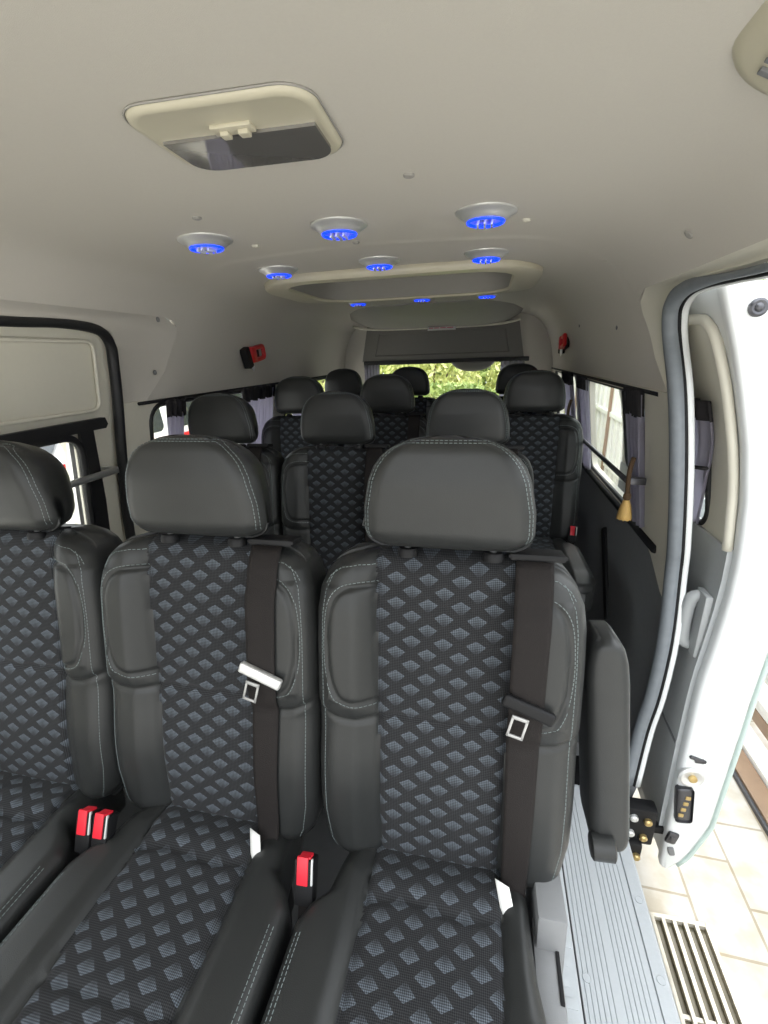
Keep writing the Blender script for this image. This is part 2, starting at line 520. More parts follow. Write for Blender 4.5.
def seal_tube(side, seal, r, mat, name, off=0, dy=0, sx=1.0, n=10, top=1):
    pts = smooth_curve([Vector((WX(side, z, off), y + dy, z + dy * .5)) for y, z in seal], 5)
    r = [r * (top + (1 - top) * sm((p.y - 1.10) / .30)) if p.z > 1.38 else r for p in pts]
    return struct(tube(name, pts, r, mat, None, n, sx=sx))
seal_tube(1, SEALR, .020, M['sealgrey'], 'trim_3', .006, -.006, top=.38)
seal_tube(1, [(y, z) for y, z in SEALR], .007, M['blackplastic'], 'trim_4', .026, -.014)
seal_tube(1, SEALR, .011, M['white'], 'trim_5', .036, -.012)
seal_tube(-1, SEALL, .017, M['rubber'], 'trim_6', .004, -.006, top=.75)

# right hand wall ---------------------------------------------
YR = 3.90
seal_low = [(y, z) for y, z in SEALR if z < .72]
o = wall_panel('wall_right', [(y + .004, z) for y, z in seal_low] + [(1.40, .70), (YR, .70), (YR, -.55), (1.345, -.55)], [], 1, 0, .05, M['darktrim']); struct(o)
WR1 = rrect(1.62, 2.60, .725, 1.185, .06); WR2 = rrect(2.86, 3.74, .725, 1.185, .06)
o = wall_panel('trim_7', [(1.396, .70), (1.392, .78), (1.392, 1.01), (1.409, 1.205), (YR, 1.205), (YR, .68), (1.58, .68), (1.54, .665), (1.47, .625), (1.42, .595), (1.388, .585)], [WR1, WR2], 1, -.008, .05, M['cream']); struct(o)
# left hand wall
WL1 = rrect(1.46, 2.46, .73, 1.185, .07); WL2 = rrect(2.66, 3.74, .73, 1.185, .07)
o = wall_panel('wall_left', [(1.30, -.55), (1.30, .75), (1.318, 1.205), (YR, 1.205), (YR, -.55)], [WL1, WL2], -1, 0, .05, M['cream']); struct(o)
o = wall_panel('trim_8', [(1.32, -.2), (1.32, .70), (YR, .70), (YR, -.2)], [], -1, -.015, .014, M['darktrim']); struct(o)

# windows: rubber frame + pane
def window(n, hole, side, matf=M['rubber'], r=.011):
    pts = [Vector((WX(side, z, .004), y, z)) for y, z in hole]
    f = struct(tube('window_%d' % n, pts, r, matf, None, 8, closed=True))
    loops = [[Vector((y, z, 0)) for y, z in hole]]
    tr = geometry.tessellate_polygon(loops)
    bm = bmesh.new(); bv = [bm.verts.new((y, z, 0)) for y, z in hole]
    for t in tr: bm.faces.new([bv[i] for i in t])
    for z in (.83, .95, 1.08): bmesh.ops.bisect_plane(bm, geom=bm.verts[:] + bm.edges[:] + bm.faces[:], plane_co=(0, z, 0), plane_no=(0, 1, 0))
    for v in bm.verts: v.co = Vector((WX(side, v.co.y, .028), v.co.x, v.co.y))
    bmobj('pane', bm, M['glass'], f, smooth=True)
    return f
window(1, WL1, -1); window(2, WL2, -1); window(3, WR1, 1); window(4, WR2, 1)
# belt ledge under the right windows
pts = [Vector((WX(1, .70, -.012), 1.50 + i * .2, .703)) for i in range(13)]
struct(tube('trim_9', pts, .014, M['blackplastic']))
pts = [Vector((WX(1, 1.20, -.006), 1.50 + i * .2, 1.196)) for i in range(13)]
struct(tube('trim_10', pts, .007, M['blackplastic']))
pts = [Vector((WX(-1, 1.20, -.006), 1.40 + i * .2, 1.198)) for i in range(13)]
struct(tube('trim_11', pts, .006, M['blackplastic']))
# pocket groove in the lower right trim
box_obj('trim_12', (WX(1, .35) - .004, 2.02, .36), (.02, .05, .42), M['blackplastic'], None, .006, Matrix.Rotation(math.radians(-35), 3, 'X'))['kind'] = 'structure'

# back wall with the hatch --------------------------------------
def back():
    Y = 3.88
    prof = prof_from(1.20, 24)
    out = [(XC - hw(z), z) for z in (-.55, -.2, .33, .70)] + [(XC - p.x - .02, p.y + .01) for p in prof] + [(XC + p.x + .02, p.y + .01) for p in reversed(prof[:-1])] + [(XC + hw(z), z) for z in (.70, .33, -.2, -.55)]
    hole = [(-1.00, .72), (.30, .72), (.30, 1.0), (.265, 1.27), (-.965, 1.27), (-1.00, 1.0)]
    loops = [[Vector((x, z, 0)) for x, z in out], [Vector((x, z, 0)) for x, z in hole]]
    bm = bmesh.new(); fl = [v for l in loops for v in l]; bv = [bm.verts.new((v.x, Y, v.y)) for v in fl]
    for t in geometry.tessellate_polygon(loops):
        try: bm.faces.new([bv[i] for i in t])
        except ValueError: pass
    r = bmesh.ops.extrude_face_region(bm, geom=bm.faces[:])
    for g in r['geom']:
        if isinstance(g, bmesh.types.BMVert): g.co.y += .06
    struct(bmobj('wall_back', bm, M['liner'], angle=30))
    # upper hatch trim, slightly proud of the frame with a raised inner border
    bm = bmesh.new()
    o4 = [(-1.03, 1.285), (.275, 1.285), (.225, 1.56), (-.975, 1.56)]
    lv = [bm.verts.new((x, Y - .012, z)) for x, z in o4]
    i4 = [(-.92, 1.325), (.165, 1.325), (.13, 1.50), (-.88, 1.50)]
    iv = [bm.verts.new((x, Y - .012, z)) for x, z in i4]
    i5 = [(-.91, 1.333), (.155, 1.333), (.12, 1.49), (-.87, 1.49)]
    jv = [bm.verts.new((x, Y - .004, z)) for x, z in i5]
    bk = [bm.verts.new((x, Y, z)) for x, z in o4]
    for k in range(4):
        l = (k + 1) % 4
        bm.faces.new((lv[k], lv[l], iv[l], iv[k])); bm.faces.new((iv[k], iv[l], jv[l], jv[k])); bm.faces.new((bk[k], bk[l], lv[l], lv[k]))
    bm.faces.new(jv)
    struct(bmobj('trim_13', bm, M['hatch']))
    struct(box_obj('trim_14', (XC, Y - .014, 1.272), (1.33, .03, .034), M['rubber'], None, .006))
    # pane
    f = struct(tube('window_5', [Vector((x, Y + .01, z)) for x, z in hole], .014, M['rubber'], None, 8, closed=True))
    bm = bmesh.new(); bm.faces.new([bm.verts.new((x, Y + .03, z)) for x, z in hole]); bmobj('pane', bm, M['glass'], f)
    # lower hatch trim
    struct(box_obj('trim_16', (XC, Y - .02, .33), (1.6, .04, .74), M['darktrim'], None, .02))
    # dark dome over the wiper motor at the top of the window
    vs, fs = [], []
    for i in range(13):
        for k in range(9):
            a = PI * i / 12; bb = PI / 2 * k / 8
            vs.append((-.115 - .175 * math.cos(a) * (1 - .25 * (1 - math.cos(bb)) ), Y - .02 - .05 * math.sin(a) * math.cos(bb), 1.262 - .075 * math.sin(a) ** .6 * math.sin(bb)))
    for i in range(12):
        for k in range(8): fs.append((i * 9 + k, i * 9 + k + 1, (i + 1) * 9 + k + 1, (i + 1) * 9 + k))
    o = mesh('motor_cover', vs, fs, M['hatch'], f)
    md = o.modifiers.new('thick', 'SOLIDIFY'); md.thickness = .006
back()

# rear roof duct: sloped face with shade put into its grey, lit rim drawn pale -----------------
def duct():
    path = [(2.90, 1.622), (3.05, 1.600), (3.2, 1.575), (3.35, 1.545), (3.47, 1.522), (3.50, 1.512), (3.52, 1.514), (3.6, 1.52), (3.86, 1.53)]
    path = smooth_curve([Vector((0, y, z)) for y, z in path], 4)
    vs, fs = [], []; N = 40
    for p in path:
        hwid = interp(p.y, [2.9, 3.0, 3.2, 3.5, 3.9], [.36, .45, .55, .62, .63])
        for k in range(N + 1):
            s = -1 + 2 * k / N
            e = abs(s) ** 6
            x = XC - .04 + hwid * s
            z = p.z + (max(ceil_z(x), 1.5) + .01 - p.z) * e
            vs.append((x, p.y, z))
    for i in range(len(path) - 1):
        for k in range(N): fs.append((i * (N + 1) + k, i * (N + 1) + k + 1, (i + 1) * (N + 1) + k + 1, (i + 1) * (N + 1) + k))
    o = mesh('trim_17', vs, fs, M['greyliner']); struct(o)
    md = o.modifiers.new('thick', 'SOLIDIFY'); md.thickness = .006
    pts = [Vector((XC - .04 + .60 * (-1 + 2 * k / 24), 3.495 + .006, 1.509 + (abs(-1 + 2 * k / 24) ** 6) * .03)) for k in range(25)]
    struct(tube('trim_18', pts, .008, M['cream']))  # cream tube painting the lit lower rim
    st = thing('warning_sticker', 'small pale sticker with red print under the rear roof duct', 'sticker', (-.33, 3.475, 1.500))
    box_obj('paper', (0, 0, 0), (.20, .004, .026), M['tag'], st, .001, Matrix.Rotation(math.radians(-30), 3, 'X'))
    bm = bmesh.new()
    for i, (xx, w) in enumerate(((-.075, .03), (-.035, .035), (.01, .04), (.06, .045))):
        for zz in (-.006, .004): add_box(bm, (xx, -.004 - zz * .5, zz), (w, .002, .005), 0)
    bmobj('print', bm, M['pink'], st)
duct()

# recessed roof panel frame ------------------------------------
def sun_frame():
    z0 = 1.612
    rings = [((0, 0), .012, .24), ((.004, .004), -.012, .24), ((.010, .008), -.017, .24), ((.10, .05), -.019, .17), ((.106, .056), -.012, .165)]
    vs, fs = [], []
    for (ix, iy), dz, r in rings:
        rr = rrect(SUN[0] + ix, SUN[1] - ix, SUN[2] + iy, SUN[3] - iy, r, 12)
        n = len(rr)
        for x, y in rr:
            zz = min(z0, ceil_z(x) - .004) if dz < .03 else z0
            vs.append((x, y, zz + dz))
    for i in range(len(rings) - 1):
        for k in range(n):
            l = (k + 1) % n; fs.append((i * n + k, i * n + l, (i + 1) * n + l, (i + 1) * n + k))
    f = mesh('roof_panel_frame', vs[:], fs, M['lamp'])
    md = f.modifiers.new('thick', 'SOLIDIFY'); md.thickness = .004
    f.data.set_sharp_from_angle(angle=math.radians(40))
    tag(f, 'large cream rounded frame around the recess in the ceiling', 'ceiling frame')
    vs, fs = [], []
    for (ix, iy), zz in (((.104, .054), 1.600), ((.112, .062), 1.700)):
        rr = rrect(SUN[0] + ix, SUN[1] - ix, SUN[2] + iy, SUN[3] - iy, .16, 12); n = len(rr)
        vs += [(x, y, zz) for x, y in rr]
    fs = [(k, (k + 1) % n, n + (k + 1) % n, n + k) for k in range(n)]
    mesh('recess_wall', vs, fs, M['greyliner'], f)
    rr = rrect(SUN[0] + .108, SUN[1] - .108, SUN[2] + .058, SUN[3] - .058, .15, 12)
    bm = bmesh.new(); bm.faces.new([bm.verts.new((x, y, 1.698)) for x, y in rr])
    p = bmobj('recess_panel', bm, M['liner'], f)
    return f
sun_frame()

# floor -----------------------------------------------------------
def floor():
    bm = bmesh.new()
    add_box(bm, ((-1.25 + .255) / 2, 1.5, -.03), (1.505, 4.76, .06), 0)
    add_box(bm, ((.275 + .53) / 2, 2.62, -.03), (.255, 2.52, .06), 0)
    add_box(bm, ((-1.25 + .53) / 2, 2.91, .018), (1.78, 1.94, .036), 0)
    struct(bmobj('floor', bm, M['floor']))
    bm = bmesh.new(); add_box(bm, (.222, .22, .004), (.056, 2.23, .012), .003)
    for k in range(60): add_box(bm, (.222 + .008 * math.sin(k * 1.9), -.85 + k * .036, .0105), (.03, .018, .002), .0008)
    struct(bmobj('trim_22', bm, M['step'], angle=40))
    # underbody
    bm = bmesh.new(); add_box(bm, (XC, 1.5, -.30), (1.6, 4.7, .2), .03)
    struct(bmobj('trim_19', bm, M['blackplastic']))
floor()

def step():
    """ribbed grey step plate along the door opening"""
    Zs = -.17
    t = thing('step_plate', 'grey ribbed step plate along the open door', 'step plate', (.254, 0, Zs))
    ribs = []
    x = 0.0; prof = []
    W = .251
    # ribbed cross-section
    grooves = [.030 + i * .0125 for i in range(7)] + [.130 + i * .0125 for i in range(6)]
    prof = [(0, 0)]
    for g in grooves: prof += [(g - .0022, 0), (g - .0012, -.0025), (g + .0012, -.0025), (g + .0022, 0)]
    prof += [(.2095, 0), (.2105, -.004), (.2125, -.004), (.2135, .002), (W - .006, .002), (W, -.004), (W, -.05), (0, -.05)]
    vs, fs = [], []
    ys = [-.9, 1.335]
    for y in ys:
        for px, pz in prof: vs.append((px, y, pz))
    n = len(prof)
    for k in range(n):
        l = (k + 1) % n; fs.append((k, l, n + l, n + k))
    fs.append(tuple(range(n))[::-1]); fs.append(tuple(range(n, 2 * n)))
    mesh('plate', vs, fs, M['step'], t, smooth=False)
    for cx, cy in ((.052, .77), (.231, .98), (.231, .80), (.052, .42), (.231, .45)):
        lathe('screw_cap', [(.0105, -.003), (.0105, .0015), (.0095, .0022), (.0085, .0015), (.002, .0018)], M['step'], t, 24, (cx, cy, .002 if cx > .2 else 0))
    # riser between floor and step
    struct(box_obj('trim_20', (.250, .22, -.10), (.014, 2.23, .2), M['darktrim'], None, .003))
step()

# ------------------------------------------------------------------ seats
def pillow(Wf, hb, ht, D, R, T, ns, nh, dens=None):
    """height-field cushion. returns grid dict: pts[j][i]=(x,h,d)"""
    S = [math.copysign(1 - (1 - abs(t)) ** 1.45, t) for t in [-1 + 2 * i / ns for i in range(ns + 1)]]
    Hs = []
    for j in range(nh + 1):
        t = -1 + 2 * j / nh; t = math.copysign(1 - (1 - abs(t)) ** 1.25, t)
        Hs.append(hb + (ht - hb) * (t + 1) / 2)
    def top(x, h):
        return h
    rows = []
    for h in Hs:
        wl, wr = Wf(h)
        row = []
        for s in S:
            x = wr * s if s > 0 else wl * s
            dx = (wr if s > 0 else wl) * (1 - abs(s))
            dh = min(h - hb, ht - h)
            a = max(R - dx, 0); b_ = max(R - dh, 0)
            q = R * R - a * a - b_ * b_
            drop = R - math.sqrt(q) if q > 0 else R
            row.append((x, h, D(x, h) - drop))
        rows.append(row)
    return rows

def build_pillow(name, rows, T, frame, mat, parent, fabric=None, fmat=None, Rb=.03, tap=None):
    """rows grid -> leather mesh (+ fabric child for |x|<fabric(h))"""
    nh, ns = len(rows), len(rows[0])
    allv = [p for r in rows for p in r]
    fl, ff = [], []
    for j in range(nh - 1):
        for i in range(ns - 1):
            q = (j * ns + i, j * ns + i + 1, (j + 1) * ns + i + 1, (j + 1) * ns + i)
            cx = sum(allv[k][0] for k in q) / 4; ch = sum(allv[k][1] for k in q) / 4
            (ff if fabric and fabric(cx, ch) else fl).append(q)
    ring = [i for i in range(ns)] + [j * ns + ns - 1 for j in range(1, nh)] + [(nh - 1) * ns + i for i in range(ns - 2, -1, -1)] + [j * ns for j in range(nh - 2, 0, -1)]
    n = len(ring)
    cx = sum(allv[k][0] for k in ring) / n; ch = sum(allv[k][1] for k in ring) / n
    layers = [(-T + Rb, 1.0), (-T + Rb * .3, .985), (-T, .94)]
    if tap: layers = [(-T * t, sc) for t, sc in tap]
    prev = ring; V = list(allv)
    for d, sc in layers:
        cur = []
        for k in ring:
            x, h, _ = allv[k]; cur.append(len(V)); V.append((cx + (x - cx) * sc, ch + (h - ch) * sc, d))
        for a in range(n):
            b_ = (a + 1) % n; fl.append((prev[b_], prev[a], cur[a], cur[b_]))
        prev = cur
    fl.append(tuple(prev))
    W = [frame(*p) for p in V]
    o = mesh_sub(name, W, fl, mat, parent)
    if ff:
        uv = {k: (V[k][0], V[k][1]) for q in ff for k in q}
        f = mesh_sub('fabric_panel', W, ff, fmat, o, uv)
    return o

def mesh_sub(name, V, F, mat, parent, uv=None):
    idx = {}; vs = []; fs = []
    for q in F:
        r = []
        for k in q:
            if k not in idx: idx[k] = len(vs); vs.append(V[k])
            r.append(idx[k])
        fs.append(r)
    uvs = None
    if uv:
        inv = {v: k for k, v in idx.items()}; uvs = [uv[inv[i]] for i in range(len(vs))]
    return mesh(name, vs, fs, mat, parent, True, uvs)

def seg_dist(px, py, pl):
    best = 9
    for (ax, ay), (bx, by) in zip(pl, pl[1:]):
        dx, dy = bx - ax, by - ay; L = dx * dx + dy * dy
        t = 0 if L == 0 else min(max(((px - ax) * dx + (py - ay) * dy) / L, 0), 1)
        d = math.hypot(px - ax - t * dx, py - ay - t * dy)
        if d < best: best = d
    return best

def dash_geo(lines, surf, nrm, r=.00062, dash=.0046, gap=.0026, lift=.0004):
    """short raised thread dashes along 2-D lines on a surface surf(x,h)->Vector"""
    vs, fs = [], []
    for pl in lines:
        P = [Vector((x, h, 0)) for x, h in pl]
        L = sum((b - a).length for a, b in zip(P, P[1:]))
        n = max(2, int(L / (dash + gap)))
        Q = resample(P, n * 3 + 1)
        for i in range(n):
            a, b_ = Q[i * 3], Q[i * 3 + 2]
            pa, pb = surf(a.x, a.y), surf(b_.x, b_.y)
            nn = nrm; pa = pa + nn * lift; pb = pb + nn * lift
            v, f = tube_geo([pa, pb], r, 4)
            o = len(vs); vs += v; fs += [tuple(k + o for k in q) for q in f]
    return vs, fs

TH = math.radians(10.6)
BZ = .445
UP = Vector((0, math.sin(TH), math.cos(TH))); FN = Vector((0, -math.cos(TH), math.sin(TH)))
B0 = Vector((0, 0, BZ))
def bframe(x, h, d): return B0 + Vector((x, 0, 0)) + UP * h + FN * d
FABX = .117
def fbx(h): return .109 + .013 * min(max(h / .56, 0), 1)
PAD = [(.117, .510), (.150, .511), (.178, .503), (.194, .482), (.201, .45), (.204, .40), (.201, .355), (.193, .322), (.180, .302), (.150, .294), (.117, .292)]
PADs = [(p.x, p.y) for p in smooth_curve([Vector((x, y, 0)) for x, y in PAD], 5)]
def backW(h):
    w = interp(h, [-.05, -.03, 0, .06, .15, .30, .40, .46, .50, .53, .552, .566, .575], [.192, .211, .223, .232, .2335, .2335, .234, .232, .227, .215, .198, .175, .139])
    return w, w
def backD(x, h):
    ax = abs(x); FABX = fbx(h)
    d = 0.0
    # bolsters
    t = sm((ax - .112) / .05)
    up = .018 + .013 * sm((h - .24) / .06) * sm((.56 - h) / .10)
    d += up * t
    d += .003 * math.cos(min(ax / FABX, 1) * PI / 2)
    # lower half slightly fuller
    d += .010 * math.exp(-((h - .12) / .10) ** 2)
    # seam at the fabric edge
    d -= .007 * math.exp(-((ax - FABX) / .0055) ** 2)
    # crosswise seam
    hc = .262 + (.006 * math.sin(ax / FABX * PI) if ax < FABX else -.006 + .02 * sm((ax - .17) / .07))
    d -= .0065 * math.exp(-((h - hc) / .0055) ** 2)
    if ax > .112:
        ds = seg_dist(ax, h, PADs)
        d -= .0062 * math.exp(-(ds / .0045) ** 2)
        if ax < .204 and .296 < h < .508: d += .003
    return d
def surf_back(x, h, lift=0):
    w = backW(h)[0]; R = .045
    dx = w - abs(x); dh = min(h + .05, .575 - h)
    a = max(R - dx, 0); b_ = max(R - dh, 0); q = R * R - a * a - b_ * b_
    return bframe(x, h, backD(x, h) - (R - math.sqrt(q) if q > 0 else R) + lift)

# headrest
HB, HT = .583, .772
HTH = math.radians(4)
def headW(h):
    w = interp(h, [.583, .590, .599, .614, .65, .70, .722, .738, .752, .761, .767, .771, .772], [.113, .130, .139, .143, .142, .132, .123, .111, .095, .077, .058, .036, .023])
    return w, w
HEADF = .036
def headD(x, h): return HEADF + (h - .66) * .20 + .010 * math.cos(min(abs(x) / .14, 1) * PI / 2) - .012 * sm((h - .68) / .09)
def surf_head(x, h, lift=0):
    w = headW(h)[0]; R = .034
    dx = max(w - abs(x), 0); dh = min(h - HB, HT - h)
    a = max(R - dx, 0); b_ = max(R - dh, 0); q = R * R - a * a - b_ * b_
    return bframe(x, h, headD(x, h) - (R - math.sqrt(q) if q > 0 else R) + lift)

# cushion: h runs forward (-y)
CT = .425
def cframe(x, h, d):
    return Vector((x, -h, CT + d + .05 * h * .5))
CL = .52
NOTCH = False
def cushW(h):
    wl = interp(h, [-.06, 0, .05, .095, .12, .15, .44, .49, .52], [.165, .172, .178, .186, .212, .226, .229, .215, .18])
    if NOTCH: wr = interp(h, [-.06, 0, .05, .10, .15, .20, .26, .44, .49, .52], [.155, .160, .162, .164, .168, .178, .222, .228, .215, .18])
    else: wr = interp(h, [-.06, 0, .05, .085, .11, .14, .44, .49, .52], [.165, .172, .178, .184, .210, .226, .229, .215, .18])
    return wl, wr
def cushD(x, h):
    ax = abs(x); d = 0
    t = sm((ax - .112) / .04); d += .016 * t * sm(h / .06)
    d -= .007 * math.exp(-((ax - FABX) / .0055) ** 2)
    d += .004 * math.cos(min(ax / FABX, 1) * PI / 2)
    if ax < FABX:
        hc = .088 + .004 * math.sin(x * 40)
        d -= .008 * math.exp(-((h - hc) / .006) ** 2)
        d += .008 * math.exp(-((h - .05) / .03) ** 2)
        hc = .30
        d -= .006 * math.exp(-((h - hc) / .006) ** 2)
    d -= .020 * sm((h - .40) / .12)
    return d
def surf_cush(x, h, lift=0):
    wl, wr = cushW(h); w = wr if x > 0 else wl; R = .03
    dx = max(w - abs(x), 0); dh = min(h + .06, CL - h)
    a = max(R - dx, 0); b_ = max(R - dh, 0); q = R * R - a * a - b_ * b_
    return cframe(x, h, cushD(x, h) - (R - math.sqrt(q) if q > 0 else R) + lift)

def make_buckle(parent, x, y, z, lean=0):
    R = (Matrix.Rotation(math.radians(lean), 3, 'Y') @ Matrix.Rotation(math.radians(-28), 3, 'X'))
    c = Vector((x, y, z))
    bm = bmesh.new()
    add_box(bm, c, (.034, .024, .075), .004, R, 2, (1.08, 1.15))
    bk = bmobj('buckle', bm, M['blackplastic'], parent, angle=40)
    bm = bmesh.new(); add_box(bm, c + R @ Vector((0, -.001, .0385)), (.022, .017, .006), .002, R)
    add_box(bm, c + R @ Vector((-.002, -.0125, .020)), (.021, .006, .046), .002, R)
    bmobj('release_button', bm, M['redbutton'], bk, angle=40)
    bm = bmesh.new(); add_box(bm, c + R @ Vector((.0155, -.0125, .020)), (.0035, .005, .042), .001, R)
    bmobj('buckle_edge', bm, M['brushed'], bk)
    bm = bmesh.new(); add_box(bm, c + R @ Vector((0, .004, -.075)), (.028, .006, .09), .002, R)
    bmobj('stalk', bm, M['web'], bk)
    return bk

def make_belt(parent):
    """webbing from the shoulder guide down over the bolster to the hip"""
    vs, fs = [], []
    N = 46
    def edge(h):
        c = interp(h, [-.06, 0, .33, .56], [.134, .137, .139, .143])
        w = interp(h, [-.06, .30, .56], [.021, .0275, .0295])
        return c - w, c + w
    rows = []
    hs = [.572 - (.572 + .055) * i / N for i in range(N + 1)]
    K = 8
    top = []
    for i, h in enumerate(hs):
        l, r = edge(h); row = []
        for k in range(K + 1):
            x = l + (r - l) * k / K
            # taut strap: rides on the highest of the surface under it
            dd = max(backD(l, min(h, .53)), backD(r, min(h, .53)), .016)
            lift = dd + .006 + .0015 * math.sin(k / K * PI)
            if h > .535: lift -= (h - .535) * .55
            if h < 0: lift += -h * .25
            row.append(bframe(x, h, lift))
        rows.append(row)
    n = K + 1
    for row in rows: vs += row
    for i in range(N):
        for k in range(K): fs.append((i * n + k, (i + 1) * n + k, (i + 1) * n + k + 1, i * n + k + 1))
    b_ = mesh('seatbelt', vs, fs, M['web'], parent)
    md = b_.modifiers.new('thick', 'SOLIDIFY'); md.thickness = .0016
    # tongue: plastic grip bar across the belt + steel loop plate
    c = bframe(.142, .338, .046)
    R = Matrix((Vector((1, 0, 0)), UP, FN)).transposed()
    A = Matrix.Rotation(math.radians(-20), 3, 'Z')
    bm = bmesh.new()
    add_box(bm, c, (.085, .021, .013), .005, R @ A, 3)
    tg = bmobj('tongue', bm, M['blackplastic'], b_, angle=50)
    bm = bmesh.new()
    A2 = Matrix.Rotation(math.radians(-14), 3, 'Z')
    cc = c + R @ Vector((-.016, -.030, .007))
    for dx, dy, sx, sy in ((-.0115, 0, .004, .036), (.0115, 0, .004, .036), (0, -.0165, .027, .005), (0, .016, .027, .006)):
        add_box(bm, cc + R @ (A2 @ Vector((dx, dy, 0))), (sx, sy, .003), .0008, R @ A2)
    pl = bmobj('tongue_plate', bm, M['steel'], b_, angle=50)
    pl['label'] = 'steel belt tongue plate'
    # care label
    bm = bmesh.new()
    v = [bm.verts.new(bframe(x, h, d)) for x, h, d in ((.104, .008, .040), (.128, .002, .046), (.146, -.056, .078), (.120, -.050, .070))]
    bm.faces.new(v)
    bmesh.ops.subdivide_edges(bm, edges=bm.edges[:], cuts=2, use_grid_fill=True)
    l = bmobj('care_label', bm, M['tag'], b_, smooth=True)
    md = l.modifiers.new('thick', 'SOLIDIFY'); md.thickness = .001
    l['label'] = 'white fabric label at the foot of the belt'
    # guide on the shoulder
    bm = bmesh.new()
    add_box(bm, bframe(.148, .577, -.020), (.086, .012, .050), .004, R)
    add_box(bm, bframe(.148, .578, -.002), (.092, .007, .012), .003, R)
    bmobj('belt_guide', bm, M['blackplastic'], parent, angle=40)
    return b_

def make_cushion(root):
    # cushion
    rows = pillow(cushW, -.06, CL, cushD, .03, .13, 84, 100)
    cu = build_pillow('seat_cushion', rows, .13, cframe, M['leather'], root, lambda x, h: abs(x) < FABX, M['fabric'])
    for s in (-1, 1):
        lines = []
        for o_ in (.012, .019):
            lines.append([(s * ((cushW(h)[1 if s > 0 else 0]) - o_), h) for h in [.17 + i * .02 for i in range(15) if .17 + i * .02 > (.27 if NOTCH and s > 0 else 0)]])
        vs, fs = dash_geo(lines, surf_cush, Vector((0, 0, 1)))
        mesh('stitching', vs, fs, M['thread'], cu, False)
    return cu

def make_seat():
    root = bpy.data.objects.new('passenger_seat', None); COL.objects.link(root); root.empty_display_size = .1
    # backrest
    rows = pillow(backW, -.05, .575, backD, .045, .11, 116, 150)
    back = build_pillow('backrest', rows, .105, bframe, M['leather'], root, lambda x, h: abs(x) < fbx(h), M['fabric'])
    for s in (-1, 1):
        lines = []; off = []
        for k, (x, y) in enumerate(PADs):
            x2 = PADs[min(k + 1, len(PADs) - 1)]; x1 = PADs[max(k - 1, 0)]
            tx, ty = x2[0] - x1[0], x2[1] - x1[1]; L = math.hypot(tx, ty) or 1
            off.append((s * (x - ty / L * .0075), y + tx / L * .0075))
        lines.append(off)
        ed = [(s * (backW(h)[0] - .019), h) for h in [-.03 + i * .01 for i in range(58)]]
        lines.append(ed)
        lines.append([(s * .124, .548), (s * .15, .549), (s * .18, .543), (s * .2, .528), (s * .21, .51)])
        vs, fs = dash_geo(lines, surf_back, FN)
        mesh('stitching', vs, fs, M['thread'], back, False)
    # headrest
    rows = pillow(headW, HB, HT, headD, .034, .12, 44, 40)
    head = build_pillow('headrest', rows, .085, bframe, M['leather'], root, Rb=.055, tap=((.0, .99), (.25, .965), (.55, .90), (.85, .76), (1.0, .54)))
    lines = []
    for o_ in (.007, .0125):
        pl = []
        hh = [.60 + i * .004 for i in range(60) if .60 + i * .004 < HT - o_ * .9]
        for h in hh: pl.append((-(headW(h)[0] - o_), h))
        top = headW(hh[-1])[0] - o_
        for h in reversed(hh): pl.append((headW(h)[0] - o_, h))
        lines.append(pl)
    vs, fs = dash_geo(lines, surf_head, FN)
    mesh('stitching', vs, fs, M['thread'], head, False)
    for s in (-1, 1):
        x = .072 * s + .006
        p0, p1 = bframe(x, .573, -.006), bframe(x, .61, -.004)
        tube('headrest_post', [p0, p1], .006, M['chrome'], head, 12)
        c = bframe(x, .573, -.004)
        Rm = Matrix((Vector((1, 0, 0)), -FN, UP)).transposed()
        lathe('post_collar', [(.017, -.006), (.0175, .002), (.015, .008), (.008, .009)], M['blackplastic'], head, 20, c, Rm)
    make_cushion(root)
    # base: two pressed side frames and a cross box
    bm = bmesh.new()
    add_box(bm, (0, -.22, .262), (.34, .40, .07), .012)
    for s in (-1, 1):
        add_box(bm, (s * .15, -.22, .118), (.035, .34, .236), .01, None, 2, (1, 1.1))
        add_box(bm, (s * .15, -.22, .010), (.07, .42, .020), .006)
    bmobj('seat_base', bm, M['blackplastic'], root, angle=40)
    return root

seat0 = make_seat()
belt0 = make_belt(seat0)
make_buckle(seat0, -.226, -.095, .446, -4)

SEATS = [  # x, y(bite), z, belt?, label
    (-.056, .594, 0, 1, 'nearest black leather seat with patterned fabric centre beside the step plate, armrest folded up'),
    (-.525, .594, 0, 1, 'front-row middle seat with patterned fabric centre, two red buckles at its left'),
    (-.993, .594, 0, 0, 'front-row seat cut off by the left edge of the photo'),
    (-1.0, 1.47, .008, 1, 'second-row black seat beside the left curtained window'),
    (-.53, 1.47, .008, 1, 'second-row middle black seat seen between the front-row headrests'),
    (-.06, 1.47, .008, 1, 'second-row black seat mostly hidden behind the nearest headrest'),
    (-.96, 2.17, .036, 1, 'third-row black seat beside the left wall pillar between the windows'),
    (-.49, 2.17, .036, 1, 'third-row black seat just left of the rear window view'),
    (.222, 2.17, .036, 0, 'third-row black seat alone beside the right wall under the dark grab rail'),
    (-.99, 3.05, .046, 0, 'back-row black seat at the left corner near the rear curtain'),
    (-.52, 3.05, .046, 0, 'back-row black seat in front of the left half of the rear window'),
    (.20, 3.05, .046, 0, 'back-row black seat at the right corner near the rear curtain'),
]
seats = []
